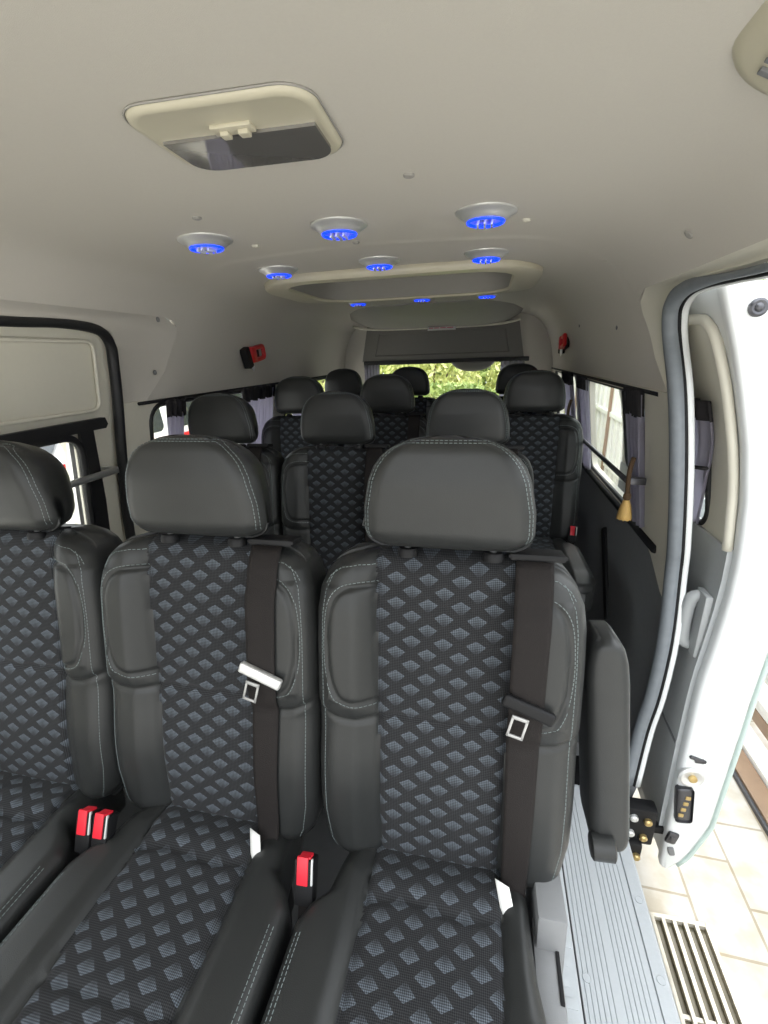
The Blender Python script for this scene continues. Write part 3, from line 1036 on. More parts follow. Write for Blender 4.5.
for i, (x, y, z, bl, lab) in enumerate(SEATS):
    s = seat0 if i == 0 else copy_tree(seat0)
    s.location = (x, y, z); tag(s, lab, 'seat', 'passenger seats in four rows')
    if not bl:
        for ch in list(s.children):
            if ch.name.startswith(('seatbelt', 'belt_guide')):
                for g in list(ch.children): bpy.data.objects.remove(g)
                bpy.data.objects.remove(ch)
    seats.append(s)
for ch in list(seats[0].children):
    if ch.name.startswith('seat_cushion'):
        for g in list(ch.children): bpy.data.objects.remove(g)
        bpy.data.objects.remove(ch)
NOTCH = True
make_cushion(seats[0])
for ch in seats[1].children:
    for g in ch.children:
        if g.name.startswith('tongue') and 'plate' not in g.name:
            g.data = g.data.copy(); g.data.materials[0] = M['brushed']; g['label'] = 'silver belt tongue grip'
make_buckle(seats[1], -.188, -.095, .446, -2)
for ch in seats[2].children:
    if ch.name.startswith('headrest'): ch.location.z = -.012
make_buckle(seats[8], .205, -.03, .452, 5)

def side_bracket(root):
    # grey side bracket with a slot (recliner cover)
    bm = bmesh.new()
    R = Matrix.Rotation(math.radians(-8), 3, 'X')
    add_box(bm, (.196, -.02, .345), (.048, .15, .20), .008, R)
    add_box(bm, (.190, -.12, .318), (.044, .16, .15), .010)
    br = bmobj('side_bracket', bm, M['greyplastic'], root, angle=40)
    bm = bmesh.new(); add_box(bm, (.206, -.10, .392), (.006, .11, .008), .001)
    bmobj('bracket_slot', bm, M['blackplastic'], br)
side_bracket(seats[0])
# folded armrest on the nearest seat
def armrest(parent):
    def W(h):
        w = interp(h, [0, .01, .03, .33, .365, .388, .402, .41], [.024, .030, .034, .035, .033, .028, .021, .013]); return w, w
    def D(x, h): return .004 * math.cos(x / .037 * PI / 2)
    rows = pillow(W, 0, .41, D, .016, .09, 20, 50)
    base = Vector((.308, .038, .468)); tilt = math.radians(9)
    U = Vector((-.09, math.sin(tilt), math.cos(tilt))).normalized(); F = Vector((0, -math.cos(tilt), math.sin(tilt)))
    X = Vector((1, 0, .09)).normalized()
    fr = lambda x, h, d: base + X * x + U * h + F * d
    a = build_pillow('armrest', rows, .10, fr, M['leather'], parent, Rb=.02)
    R = 0.016
    sf = lambda x, h: fr(x, h, D(x, h) - .007)
    vs, fs = dash_geo([[(.031, .03 + i * .02) for i in range(17)]], sf, F)
    mesh('stitching', vs, fs, M['thread'], a, False)
    Rm = Matrix((F, U, X)).transposed()
    lathe('armrest_hinge', [(.018, -.022), (.023, -.019), (.023, .016), (.018, .019)], M['leather'], a, 24, fr(-.014, .020, .006), Rm)
armrest(seats[0])

# ------------------------------------------------------------------ ceiling fittings
def vent(x, y, label, tilt=0):
    t = thing('ceiling_vent', label, 'ceiling vent', (x, y, ceil_z(x) + seam_drop(x, y)), 'round blue-ringed ceiling vents')
    t.rotation_euler = (0, math.atan((ceil_z(x + .02) - ceil_z(x - .02)) / -.04), 0)
    return t
V0 = None
vrows = [(1.165, 'front'), (1.59, 'middle'), (2.60, 'rear')]
vcols = [(-.702, 'left'), (-.352, 'centre'), (-.016, 'right')]
near = {'front': 'nearest the camera', 'middle': 'before the recessed roof frame', 'rear': 'behind the recessed roof frame'}
for y, rn in vrows:
    for x, cn in vcols:
        t = vent(x, y, 'blue-ringed silver ceiling vent, %s one of three %s' % (cn, near[rn]))
        if V0 is None:
            lathe('bezel', [(.067, .002), (.0665, -.003), (.062, -.0065), (.056, -.0075), (.050, -.013), (.043, -.0185), (.040, -.0195), (.038, -.016), (.01, -.016)], M['brushed'], t, 40)
            pts = [(.0385 * math.cos(2 * PI * k / 40), .0385 * math.sin(2 * PI * k / 40), -.0200) for k in range(40)]
            tube('light_ring', pts, .0034, M['blue'], t, 8, closed=True)
            bm = bmesh.new()
            for k in (-1, 0, 1): add_box(bm, (k * .015, 0, -.021), (.005, .050 - abs(k) * .012, .016), .002, Matrix.Rotation(.3, 3, 'Y'))
            bmobj('louver', bm, M['lens'], t, angle=40)
            V0 = t
        else:
            for ch in V0.children:
                c = ch.copy(); COL.objects.link(c); c.parent = t

def dome():
    t = thing('dome_lamp', 'large cream rectangular dome lamp with a dark glossy lens on the ceiling', 'ceiling lamp', (-.335, .683, 1.6225), None, math.radians(2.2))
    hx, hy = .124, .094
    vs, fs = [], []
    rings = [(0, .006, .042), (0, -.003, .042), (.002, -.007, .041), (.007, -.0095, .038), (.012, -.0085, .034)]
    for ins, z, r in rings:
        rr = rrect(-hx + ins, hx - ins, -hy + ins, hy - ins, r, 8); n = len(rr)
        vs += [(x, y, z) for x, y in rr]
    for i in range(len(rings) - 1):
        for k in range(n): l = (k + 1) % n; fs.append((i * n + k, i * n + l, (i + 1) * n + l, (i + 1) * n + k))
    fs.append(tuple((len(rings) - 1) * n + k for k in range(n)))
    mesh('bezel', vs, fs, M['lamp'], t).data.set_sharp_from_angle(angle=math.radians(40))
    rr = rrect(-hx - .0015, hx + .0015, -hy - .0015, hy + .0015, .043, 8)
    tube('gap_shade', [(x, y, -.0025) for x, y in rr], .0014, M['greyliner'], t, 6, closed=True)  # grey ring painting the dark gap around the lamp
    rr = rrect(-hx + .016, hx - .016, -.060, hy - .010, .034, 8)
    # lens: rear part of the lamp, front edge straight
    rr = [(x, max(y, -.016)) for x, y in rr]
    bm = bmesh.new(); f = bm.faces.new([bm.verts.new((x, y, -.0125)) for x, y in rr])
    r = bmesh.ops.extrude_face_region(bm, geom=[f])
    for g in r['geom']:
        if isinstance(g, bmesh.types.BMVert): g.co.z += .004
    ln = bmobj('lens', bm, M['mirror'], t); ln['label'] = 'dark glossy lens panel'
    bm = bmesh.new()
    add_box(bm, (.002, -.030, -.0105), (.056, .022, .005), .002)
    add_box(bm, (-.010, -.026, -.015), (.012, .014, .006), .002)
    add_box(bm, (.016, -.026, -.015), (.014, .014, .006), .002)
    bmobj('switch', bm, M['lamp'], t, angle=40)
dome()

def speaker():
    t = thing('ceiling_speaker', 'cream oval speaker cover at the top right corner of the ceiling', 'speaker', (.298, .562, 1.593))
    t.rotation_euler = (0, math.radians(26), 0)
    vs, fs = [], []
    rings = [(0, .01, .07), (.002, -.014, .07), (.010, -.022, .062), (.022, -.025, .05)]
    for ins, z, r in rings:
        rr = rrect(-.085 + ins, .085 - ins, -.12 + ins, .12 - ins, r, 8); n = len(rr); vs += [(x, y, z) for x, y in rr]
    for i in range(len(rings) - 1):
        for k in range(n): l = (k + 1) % n; fs.append((i * n + k, i * n + l, (i + 1) * n + l, (i + 1) * n + k))
    fs.append(tuple((len(rings) - 1) * n + k for k in range(n)))
    mesh('housing', vs, fs, M['lamp'], t).data.set_sharp_from_angle(angle=math.radians(40))
    bm = bmesh.new()
    for i in range(-4, 5): add_box(bm, (0, i * .018, -.027), (.10 - abs(i) * .006, .008, .004), .001)
    bmobj('grille', bm, M['greyplastic'], t)
speaker()

PLUGS = [(-.144, .906, 'grey screw plug in the ceiling just behind the dome lamp, to its right'),
         (-.615, 1.00, 'flat pale screw plug in the ceiling ahead of the left front vent'),
         (-.62, 1.27, 'white screw plug just behind the left front vent'),
         (.075, 1.25, 'white screw plug just behind the right front vent'),
         (.385, 1.144, 'grey screw plug on the ceiling curve above the open door'),
         (-.36, 1.34, 'tiny dark screw plug between the centre vents of the first two trios')]
for x, y, lab in PLUGS:
    z = ceil_z(x) + seam_drop(x, y)
    ang = math.atan((ceil_z(x + .01) - ceil_z(x - .01)) / .02)
    o = lathe('screw_plug', [(.010, .002), (.0095, -.003), (.0075, -.0042), (.004, -.0045), (.003, -.0035)], M['greyliner'] if 'white' not in lab else M['cream'], None, 20)
    o.location = (x, y, z); o.rotation_euler = (0, -ang, 0)
    tag(o, lab, 'screw plug', 'screw plugs on the headliner')

WALLPLUGS = [(-1, 1.497, 1.475, 'small grey clip on the left roof side, upper one beside the door seal'), (-1, 1.50, 1.30, 'small grey clip on the left roof side just above the left window'),
             (1, 1.93, 1.40, 'small dark clip on the right roof side near the door opening'), (1, 2.60, 1.44, 'small dark clip on the right roof side above the red hammer')]
for sd, y, z, lab in WALLPLUGS:
    x = XC + sd * roof_h(z)
    o = lathe('trim_clip', [(.009, .001), (.0085, .003), (.005, .0045), (.001, .0045)], M['greyplastic'], None, 16, axis=Matrix.Rotation(-sd * PI / 2, 3, 'Y'))
    o.location = (x, y, z); tag(o, lab, 'trim clip', 'trim clips on the roof sides')

# emergency hammers
def hammer(side, y, z, label, flip):
    x = XC + side * (roof_h(z) - .002)
    t = thing('emergency_hammer', label, 'hammer', (x, y, z)); t.rotation_euler = (math.radians(-8 * side), 0, 0); t.scale = (1.35, 1.35, 1.35)
    s = -side
    bm = bmesh.new(); add_box(bm, (s * .014, -.055 * flip, 0), (.028, .030, .072), .004, Matrix.Rotation(math.radians(14), 3, 'X'))
    add_box(bm, (s * .004, 0, 0), (.008, .12, .05), .003)
    bmobj('holder', bm, M['blackplastic'], t, angle=40)
    bm = bmesh.new()
    add_box(bm, (s * .020, -.022 * flip, .006), (.026, .034, .055), .006)
    pts = [Vector((s * .022, p[0] * flip, p[1])) for p in rrect(-.008, .068, -.016, .026, .010, 4)]
    v, f = tube_geo(pts, .0085, 8, closed=True)
    off = [bm.verts.new(p) for p in v]
    for q in f: bm.faces.new([off[k] for k in q])
    bmobj('hammer_handle', bm, M['red'], t, angle=40)
    lathe('hammer_tip', [(.006, -.012), (.006, .010), (.001, .022)], M['chrome'], t, 12, (s * .02, -.03 * flip, -.030), Matrix.Rotation(PI, 3, 'X'))
hammer(-1, 2.21, 1.352, 'red emergency hammer in a black holder on the left roof side', 1)
hammer(1, 3.10, 1.365, 'red emergency hammer in a holder on the right roof side', -1)

# ------------------------------------------------------------------ curtains and rails
def curtain(name_lab, side, y0, y1, z0, z1, pin=None, group='lavender window curtains', off=-.028, topdark=.05, pleats=7, taper=0):
    """gathered curtain hanging on the wall; taper pulls the lower part towards y0"""
    vs, fs = [], []
    NU, NV = 56, 26
    for j in range(NV + 1):
        v = j / NV; z = z1 + (z0 - z1) * v
        w = 1.0
        if pin is not None: w = 1 - .45 * math.exp(-((v - pin) / .22) ** 2)
        for i in range(NU + 1):
            u = i / NU
            yy = y0 + (y1 - y0) * ((.5 + (u - .5) * w) if taper == 0 else u * (1 - taper * sm(v / .7)))
            x = WX(side, z, off) - side * (.011 * math.sin(u * pleats * 2 * PI) * (1 - .5 * v * 0) + .004 * math.sin(u * 23 + v * 3))
            vs.append((x, yy, z))
    n = NU + 1
    for j in range(NV):
        for i in range(NU): fs.append((j * n + i, j * n + i + 1, (j + 1) * n + i + 1, (j + 1) * n + i))
    t = thing('curtain', name_lab, 'curtain', (0, 0, 0), group)
    c = mesh('cloth', vs, fs, M['curtain'], t)
    md = c.modifiers.new('thick', 'SOLIDIFY'); md.thickness = .0015
    # dark gathered heading
    vs, fs = [], []
    for j in range(5):
        z = z1 + .012 - (topdark + .012) * j / 4
        for i in range(NU + 1):
            u = i / NU
            vs.append((WX(side, z, off - .006) - side * (.013 * math.sin(u * pleats * 2 * PI)), y0 - .006 + (y1 - y0 + .012) * u, z + .004 * math.sin(u * 31)))
    for j in range(4):
        for i in range(NU): fs.append((j * n + i, j * n + i + 1, (j + 1) * n + i + 1, (j + 1) * n + i))
    h = mesh('heading', vs, fs, M['darkcloth'], t)
    md = h.modifiers.new('thick', 'SOLIDIFY'); md.thickness = .003
    return t
curtain('lavender curtain at the near end of the left second-row window', -1, 1.515, 1.62, 1.02, 1.185, None, taper=.1, pleats=4)
curtain('lavender curtain at the far end of the left second-row window', -1, 2.08, 2.44, .76, 1.185, None, pleats=9)
curtain('lavender curtain at the near end of the left rear side window', -1, 2.72, 2.95, .76, 1.185)
curtain('dark lavender curtain at the near end of the right window', 1, 1.612, 1.77, .735, 1.185, None, topdark=.07, taper=.12, off=-.018)
curtain('narrow lavender curtain at the far end of the right window, beside the pillar', 1, 2.44, 2.64, .735, 1.185, None, pleats=5)
curtain('lavender curtain at the near end of the right rear side window', 1, 2.84, 3.15, .735, 1.185)
def rear_curtain(x0, x1, lab):
    vs, fs = [], []; NU, NV = 30, 12
    for j in range(NV + 1):
        for i in range(NU + 1):
            u = i / NU
            vs.append((x0 + (x1 - x0) * u, 3.845 + .01 * math.sin(u * 5 * 2 * PI), 1.26 - .52 * j / NV))
    for j in range(NV):
        for i in range(NU): fs.append((j * (NU + 1) + i, j * (NU + 1) + i + 1, (j + 1) * (NU + 1) + i + 1, (j + 1) * (NU + 1) + i))
    o = mesh('curtain', vs, fs, M['curtain']); md = o.modifiers.new('thick', 'SOLIDIFY'); md.thickness = .0015
    tag(o, lab, 'curtain', 'lavender window curtains')
rear_curtain(-1.01, -.88, 'grey lavender curtain at the left edge of the rear window')
rear_curtain(.10, .28, 'dark curtain at the right edge of the rear window')

def tassel(x, y, z, lab, sc=1):
    t = thing('curtain_tassel', lab, 'tassel', (x, y, z), 'gold curtain tassels'); t.scale = (.82, .82, .82)
    pts = smooth_curve([Vector(p) for p in ((.01, .02, .16), (0, .01, .12), (-.004, 0, .07), (0, 0, .02))], 5)
    tube('cord', pts, .009 * sc, M['rope'], t, 8)
    lathe('tassel_head', [(.006, .025), (.014, .015), (.015, 0), (.009, -.008)], M['rope'], t, 16)
    vs, fs = [], []
    n = 30
    for j, (r, zz) in enumerate(((.009, -.006), (.017, -.03), (.023, -.065), (.026, -.085))):
        for k in range(n):
            a = 2 * PI * k / n; rr = r * (1 + (.12 if k % 2 else -.12))
            vs.append((rr * math.cos(a), rr * math.sin(a), zz - (.006 if k % 3 == 0 and j == 3 else 0)))
    for j in range(3):
        for k in range(n): l = (k + 1) % n; fs.append((j * n + k, j * n + l, (j + 1) * n + l, (j + 1) * n + k))
    fs.append(tuple(range(3 * n, 4 * n)))
    mesh('fringe', vs, fs, M['gold'], t)
tassel(WX(1, .80) - .095, 1.535, .865, 'gold tassel on the near curtain of the right window, by the seal')
tassel(WX(1, .92) - .125, 2.48, .955, 'gold tassel at the far end of the right window, beside the pillar')

# rails
def rail(lab, pts, r, mat, ends=True):
    t = thing('grab_rail', lab, 'grab rail', (0, 0, 0))
    tube('bar', pts, r, mat, t, 12)
    for p, q in ((pts[0], pts[1]), (pts[-1], pts[-2])):
        side = 1 if p[0] > XC else -1
        bm = bmesh.new(); add_box(bm, Vector(p) + Vector((side * .026, 0, 0)), (.060, .018, .024), .005)
        bmobj('bracket', bm, M['darkmetal'] if mat is M['darkmetal'] else M['chrome'], t, angle=40)
    return t
rail('dark grab rail along the right window', [Vector((WX(1, .91, -.074), y, .912)) for y in (1.575, 2.0, 2.6, 3.25)], .009, M['darkmetal'])
rail('chrome grab rail across the left door window', [Vector((WX(-1, 1.0, -.035), y, 1.0)) for y in (1.235, 1.0, .7, .3)], .011, M['chrome'])

# ------------------------------------------------------------------ left closed door (door_2)
def left_door():
    DY = 1.30
    WD = rrect(.20, 1.152, .72, 1.130, .06)
    o = wall_panel('door_2', [(-.9, -.4), (1.33, -.4), (1.335, .75), (1.34, .98), (1.345, 1.22), (1.345, 1.36), (1.32, 1.43), (1.25, 1.462), (.9, 1.465), (-.9, 1.46)], [WD], -1, .026, .05, M['cream'])
    struct(o)
    # black frame around the glass with the long top bar
    pts = [Vector((WX(-1, z, .006), y, z)) for y, z in WD]
    tube('door_window_frame', pts, .012, M['rubber'], o, 8, closed=True)
    oo = wall_panel('pillar_cover', [(1.155, .45), (1.225, .45), (1.222, .9), (1.205, 1.158), (1.155, 1.158)], [], -1, .006, .011, M['rubber']); oo.parent = o
    oo = wall_panel('top_cover', [(-.9, 1.125), (1.245, 1.138), (1.255, 1.15), (1.245, 1.172), (-.9, 1.160)], [], -1, -.006, .02, M['rubber']); oo.parent = o
    oo = wall_panel('glass_channel', [(1.125, .70), (1.140, .70), (1.140, 1.11), (1.125, 1.11)], [], -1, .022, .01, M['brushed']); oo.parent = o
    # embossed border on the solid upper panel
    rr = rrect(-.7, 1.255, 1.195, 1.40, .03, 6)
    tube('panel_rib', [Vector((WX(-1, z, .018), y, z)) for y, z in rr], .006, M['cream'], o, 8, closed=True)
    # pane
    bm = bmesh.new(); bv = [bm.verts.new((y, z, 0)) for y, z in WD]
    for t in geometry.tessellate_polygon([[Vector((y, z, 0)) for y, z in WD]]): bm.faces.new([bv[i] for i in t])
    for z in (.83, .95): bmesh.ops.bisect_plane(bm, geom=bm.verts[:] + bm.edges[:] + bm.faces[:], plane_co=(0, z, 0), plane_no=(0, 1, 0))
    for v in bm.verts: v.co = Vector((WX(-1, v.co.y, .045), v.co.x, v.co.y))
    bmobj('pane', bm, M['glass'], o, smooth=True)
left_door()

# ------------------------------------------------------------------ right sliding door, slid open (door_1)
DZ = [-.42, -.36, -.2, .13, .36, .50, .65, .77, .94, 1.08, 1.20, 1.31, 1.42, 1.46]
DIN = [.672, .668, .664, .660, .660, .671, .680, .679, .663, .636, .602, .567, .526, .510]
DOUT = [.705, .745, .790, .800, .805, .812, .806, .798, .775, .752, .728, .700, .672, .655]
DY0, DY1 = 1.27, 2.42
def din(z): return interp(z, DZ, DIN)
def dout(z): return interp(z, DZ, DOUT)
def right_door():
    zs = [DZ[0] + (DZ[-1] - DZ[0]) * i / 40 for i in range(41)]
    D = bpy.data.objects.new('door_1', None); COL.objects.link(D); D['kind'] = 'structure'
    D.empty_display_size = .1
    # leading edge: a closed post whose section follows the bulging side of the van
    def post(name, sec, mat):
        vs, fs = [], []
        for z in zs:
            for x, y in sec(z): vs.append((x, y, z))
        n = len(sec(0))
        for i in range(len(zs) - 1):
            for k in range(n):
                l = (k + 1) % n; fs.append((i * n + k, i * n + l, (i + 1) * n + l, (i + 1) * n + k))
        fs.append(tuple(range(n))[::-1]); fs.append(tuple((len(zs) - 1) * n + k for k in range(n)))
        o = mesh(name, vs, fs, mat, D); o.data.set_sharp_from_angle(angle=math.radians(50)); return o
    post('door_edge', lambda z: [(din(z) + .002, DY0 + .035), (din(z), DY0 + .012), (din(z) + .006, DY0 + .002), (din(z) + .016, DY0), (dout(z) - .02, DY0 - .004), (dout(z) - .006, DY0 + .002), (dout(z), DY0 + .016), (dout(z), DY0 + .12), (dout(z) - .03, DY0 + .12), (din(z) + .05, DY0 + .035)], M['white'])
    post('door_rear_edge', lambda z: [(din(z), DY1 - .04), (din(z), DY1), (dout(z), DY1), (dout(z), DY1 - .04)], M['white'])
    def skin(name, outline, mat, off, th, holes=(), fx=din):
        loops = [[Vector((y, z, 0)) for y, z in outline]] + [[Vector((p[0], p[1], 0)) for p in h] for h in holes]
        fl = [v for l in loops for v in l]
        bm = bmesh.new(); bv = [bm.verts.new(v) for v in fl]
        for t in geometry.tessellate_polygon(loops):
            try: bm.faces.new([bv[i] for i in t])
            except ValueError: pass
        for z in (-.3, -.2, -.1, 0, .1, .19, .3, .4, .5, .6, .7, .8, .9, 1.0, 1.08, 1.2, 1.31):
            bmesh.ops.bisect_plane(bm, geom=bm.verts[:] + bm.edges[:] + bm.faces[:], plane_co=(0, z, 0), plane_no=(0, 1, 0))
        for v in bm.verts: v.co = Vector((fx(v.co.y) + off, v.co.x, v.co.y))
        r = bmesh.ops.extrude_face_region(bm, geom=bm.faces[:])
        for g in r['geom']:
            if isinstance(g, bmesh.types.BMVert): g.co.x += th
        return bmobj(name, bm, mat, D, angle=35)
    win = rrect(1.46, DY1 - .09, .80, 1.17, .06)
    # painted inner frame, cream upper trim (with the window), outer skin
    skin('inner_frame', [(DY0 + .02, -.40), (DY1 - .02, -.40), (DY1 - .02, 1.455), (DY0 + .02, 1.455)], M['white'], .006, .012, [win])
    skin('upper_trim', [(1.315, .79), (DY1 - .03, .79), (DY1 - .03, 1.40), (1.42, 1.40), (1.36, 1.385), (1.33, 1.34)], M['cream'], -.004, .010, [win])
    rib = [(1.316, .79), (1.318, 1.0), (1.322, 1.2), (1.335, 1.33), (1.36, 1.375), (1.41, 1.392), (1.6, 1.395), (2.2, 1.395)]
    pts = smooth_curve([Vector((din(z) - .008, y, z)) for y, z in rib], 6)
    tube('trim_rib', pts, .013, M['cream'], D, 10)
    skin('outer_skin', [(DY0 + .10, -.42), (DY1, -.42), (DY1, 1.46), (DY0 + .10, 1.46)], M['white'], -.006, .006, [win], dout)
    w = [Vector((din(z) - .002, y, z)) for y, z in win]
    tube('door_window_frame', w, .010, M['rubber'], D, 8, closed=True)
    pn = skin('pane', win, M['glass'], -.012, .001, (), dout)
    # grey lower trim
    lo = [(1.305, -.30), (DY1 - .03, -.30), (DY1 - .03, .795), (1.305, .795)]
    lt = skin('lower_trim', lo, M['doortrim'], -.012, .020)
    skin('trim_groove', [(1.31, .10), (2.2, .16), (2.2, .172), (1.31, .112)], M['darktrim'], -.0135, .002)
    # pull handle
    bm = bmesh.new()
    zc, yc = .535, 1.350
    xh = din(zc) - .018
    add_box(bm, (xh, yc, zc), (.022, .070, .21), .008, None, 2)
    g = [Vector(p) for p in ((xh - .004, yc + .012, zc - .085), (xh - .026, yc + .014, zc - .070), (xh - .032, yc + .014, zc), (xh - .026, yc + .014, zc + .070), (xh - .004, yc + .012, zc + .085))]
    M['handle'] = simple('grey_handle', (.36, .375, .38), .45)
    hb = bmobj('door_handle', bm, M['handle'], D, angle=40)
    tube('grip', smooth_curve(g, 5), .015, M['handle'], hb, 10, sx=1.3)
    # hardware on the leading edge
    def on_edge(z, x): return Vector((x, DY0 - .003, z))
    RY = Matrix.Rotation(PI / 2, 3, 'X')     # z -> -y
    lathe('edge_bumper', [(.020, -.002), (.020, .004), (.015, .007), (.010, .006), (.006, .010), (.002, .011)], M['darkmetal'], D, 24, on_edge(1.405, .592), RY)
    bm = bmesh.new()
    add_box(bm, on_edge(.09, .70), (.050, .010, .010), .003, Matrix.Rotation(.3, 3, 'Y'))
    add_box(bm, on_edge(.085, .705), (.026, .012, .014), .003)
    bmobj('edge_hook', bm, M['darkmetal'], D, angle=40)
    lt = lathe('latch_cup', [(.038, -.002), (.038, .005), (.031, .009), (.018, .006), (.012, .002)], M['brushed'], D, 28, on_edge(.015, .693), RY)
    lathe('latch_pin', [(.013, -.002), (.012, .010), (.006, .012)], M['brass'], D, 20, on_edge(.012, .697), RY)
    bm = bmesh.new()
    add_box(bm, on_edge(-.105, .692), (.052, .014, .15), .016, Matrix.Rotation(-.12, 3, 'Y'), 3)
    lk = bmobj('latch_body', bm, M['darkmetal'], D, angle=40)
    bm = bmesh.new()
    for k in range(4): add_box(bm, on_edge(-.148 + k * .026, .688 + k * .003) + Vector((0, -.006, 0)), (.016, .008, .014), .003)
    bmobj('latch_teeth', bm, M['brass'], D, angle=40)
    bm = bmesh.new(); add_box(bm, on_edge(-.265, .682), (.034, .014, .05), .008, Matrix.Rotation(.2, 3, 'Y'), 2)
    add_box(bm, on_edge(-.262, .680) + Vector((0, -.006, 0)), (.014, .008, .022), .003)
    bmobj('edge_plug', bm, M['darkmetal'], D, angle=40)
    bm = bmesh.new(); add_box(bm, on_edge(-.33, .690), (.020, .010, .036), .006, Matrix.Rotation(-.3, 3, 'Y'), 2)
    bmobj('drain_plug', bm, M['greyplastic'], D, angle=40)
    # pale weather strip along the outer edge
    pts = [Vector((dout(z) + .004, DY0 + .004, z)) for z in [-.40 + i * .03 for i in range(62)]]
    M['strip'] = simple('pale_weather_strip', (.55, .66, .62), .5)
    tube('weather_strip', pts, .007, M['strip'], D, 8)
    # roller arm below
    t = bpy.data.objects.new('roller_arm', None); COL.objects.link(t); t.parent = D
    bm = bmesh.new()
    add_box(bm, (.575, 1.285, -.235), (.10, .05, .16), .010)
    add_box(bm, (.555, 1.265, -.33), (.07, .05, .07), .010)
    add_box(bm, (.63, 1.31, -.28), (.09, .03, .03), .006)
    bmobj('arm_bracket', bm, M['blackplastic'], t, angle=40)
    for k, (x, z) in enumerate(((.550, -.19), (.595, -.20), (.548, -.262), (.590, -.275), (.545, -.335), (.572, -.345))):
        lathe('arm_bolt', [(.013, -.004), (.013, .008), (.008, .012), (.002, .012)], M['brass'] if k % 2 else M['brushed'], t, 16, (x, 1.258 - (.02 if z < -.3 else 0), z), RY)
    return D
right_door()
# curtain on the open door, tied with a dark band
def door_curtain():
    t = thing('curtain', 'lavender curtain tied with a dark band on the open sliding door', 'curtain', (0, 0, 0), 'lavender window curtains')
    vs, fs = [], []; NU, NV = 40, 24
    z1, z0 = 1.155, .80
    for j in range(NV + 1):
        v = j / NV; z = z1 + (z0 - z1) * v
        w = .30 - .0 * v
        far = 1.43 + .36
        near = 1.40 + .03 * v + .06 * sm((v - .35) / .65)
        for i in range(NU + 1):
            u = i / NU
            vs.append((din(z) - .022 + .012 * math.sin(u * 6 * 2 * PI) - .01 * math.exp(-((v - .55) / .2) ** 2), near + (far - near) * u, z))
    for j in range(NV):
        for i in range(NU): fs.append((j * (NU + 1) + i, j * (NU + 1) + i + 1, (j + 1) * (NU + 1) + i + 1, (j + 1) * (NU + 1) + i))
    c = mesh('cloth', vs, fs, M['curtain'], t); md = c.modifiers.new('thick', 'SOLIDIFY'); md.thickness = .002
    vs2, fs2 = [], []
    for j in range(4):
        z = 1.185 - .055 * j / 3
        for i in range(NU + 1):
            u = i / NU; vs2.append((din(z) - .030 + .013 * math.sin(u * 12 * PI), 1.385 + .42 * u, z))
    for j in range(3):
        for i in range(NU): fs2.append((j * (NU + 1) + i, j * (NU + 1) + i + 1, (j + 1) * (NU + 1) + i + 1, (j + 1) * (NU + 1) + i))
    h = mesh('heading', vs2, fs2, M['darkcloth'], t); md = h.modifiers.new('thick', 'SOLIDIFY'); md.thickness = .003
    pts = [Vector((din(.98) - .046, 1.40 + .1 * k, 1.0 - .018 * k)) for k in range(5)]
    tube('tie_band', pts, .011, M['darkcloth'], t, 8, sx=.5)
door_curtain()

# ------------------------------------------------------------------ outside
GZ = -.65
bm = bmesh.new()
bmesh.ops.create_grid(bm, x_segments=2, y_segments=2, size=20)
for v in bm.verts: v.co.z = GZ
# leave a slot for the drain
g = bmobj('ground', bm, M['paving']); struct(g)

def drain():
    t = thing('drain_grate', 'pale steel drain grate in the paving below the step', 'drain grate', (.735, .62, GZ))
    W, L = .215, 1.24
    bm = bmesh.new()
    add_box(bm, (0, 0, .004), (W, L, .006), 0)
    bmobj('drain_channel', bm, M['pit'], t)
    bm = bmesh.new()
    for s in (-1, 1):
        add_box(bm, (s * W / 2, 0, .012), (.014, L + .014, .026), .002); add_box(bm, (0, s * L / 2, .012), (W, .014, .026), .002)
    f = bmobj('frame', bm, M['rust'], t, angle=40)
    for k in range(5):
        x = -W / 2 + W * (k + 1) / 6
        bm = bmesh.new(); add_box(bm, (x, 0, .018), (.013, L - .01, .018), .002)
        bmobj('bar', bm, M['rust'], t, angle=40)
    bm = bmesh.new()
    for yy in (-.35, 0, .35): add_box(bm, (0, yy, .013), (W - .01, .012, .008), .001)
    bmobj('cross_bar', bm, M['rust'], t)
drain()

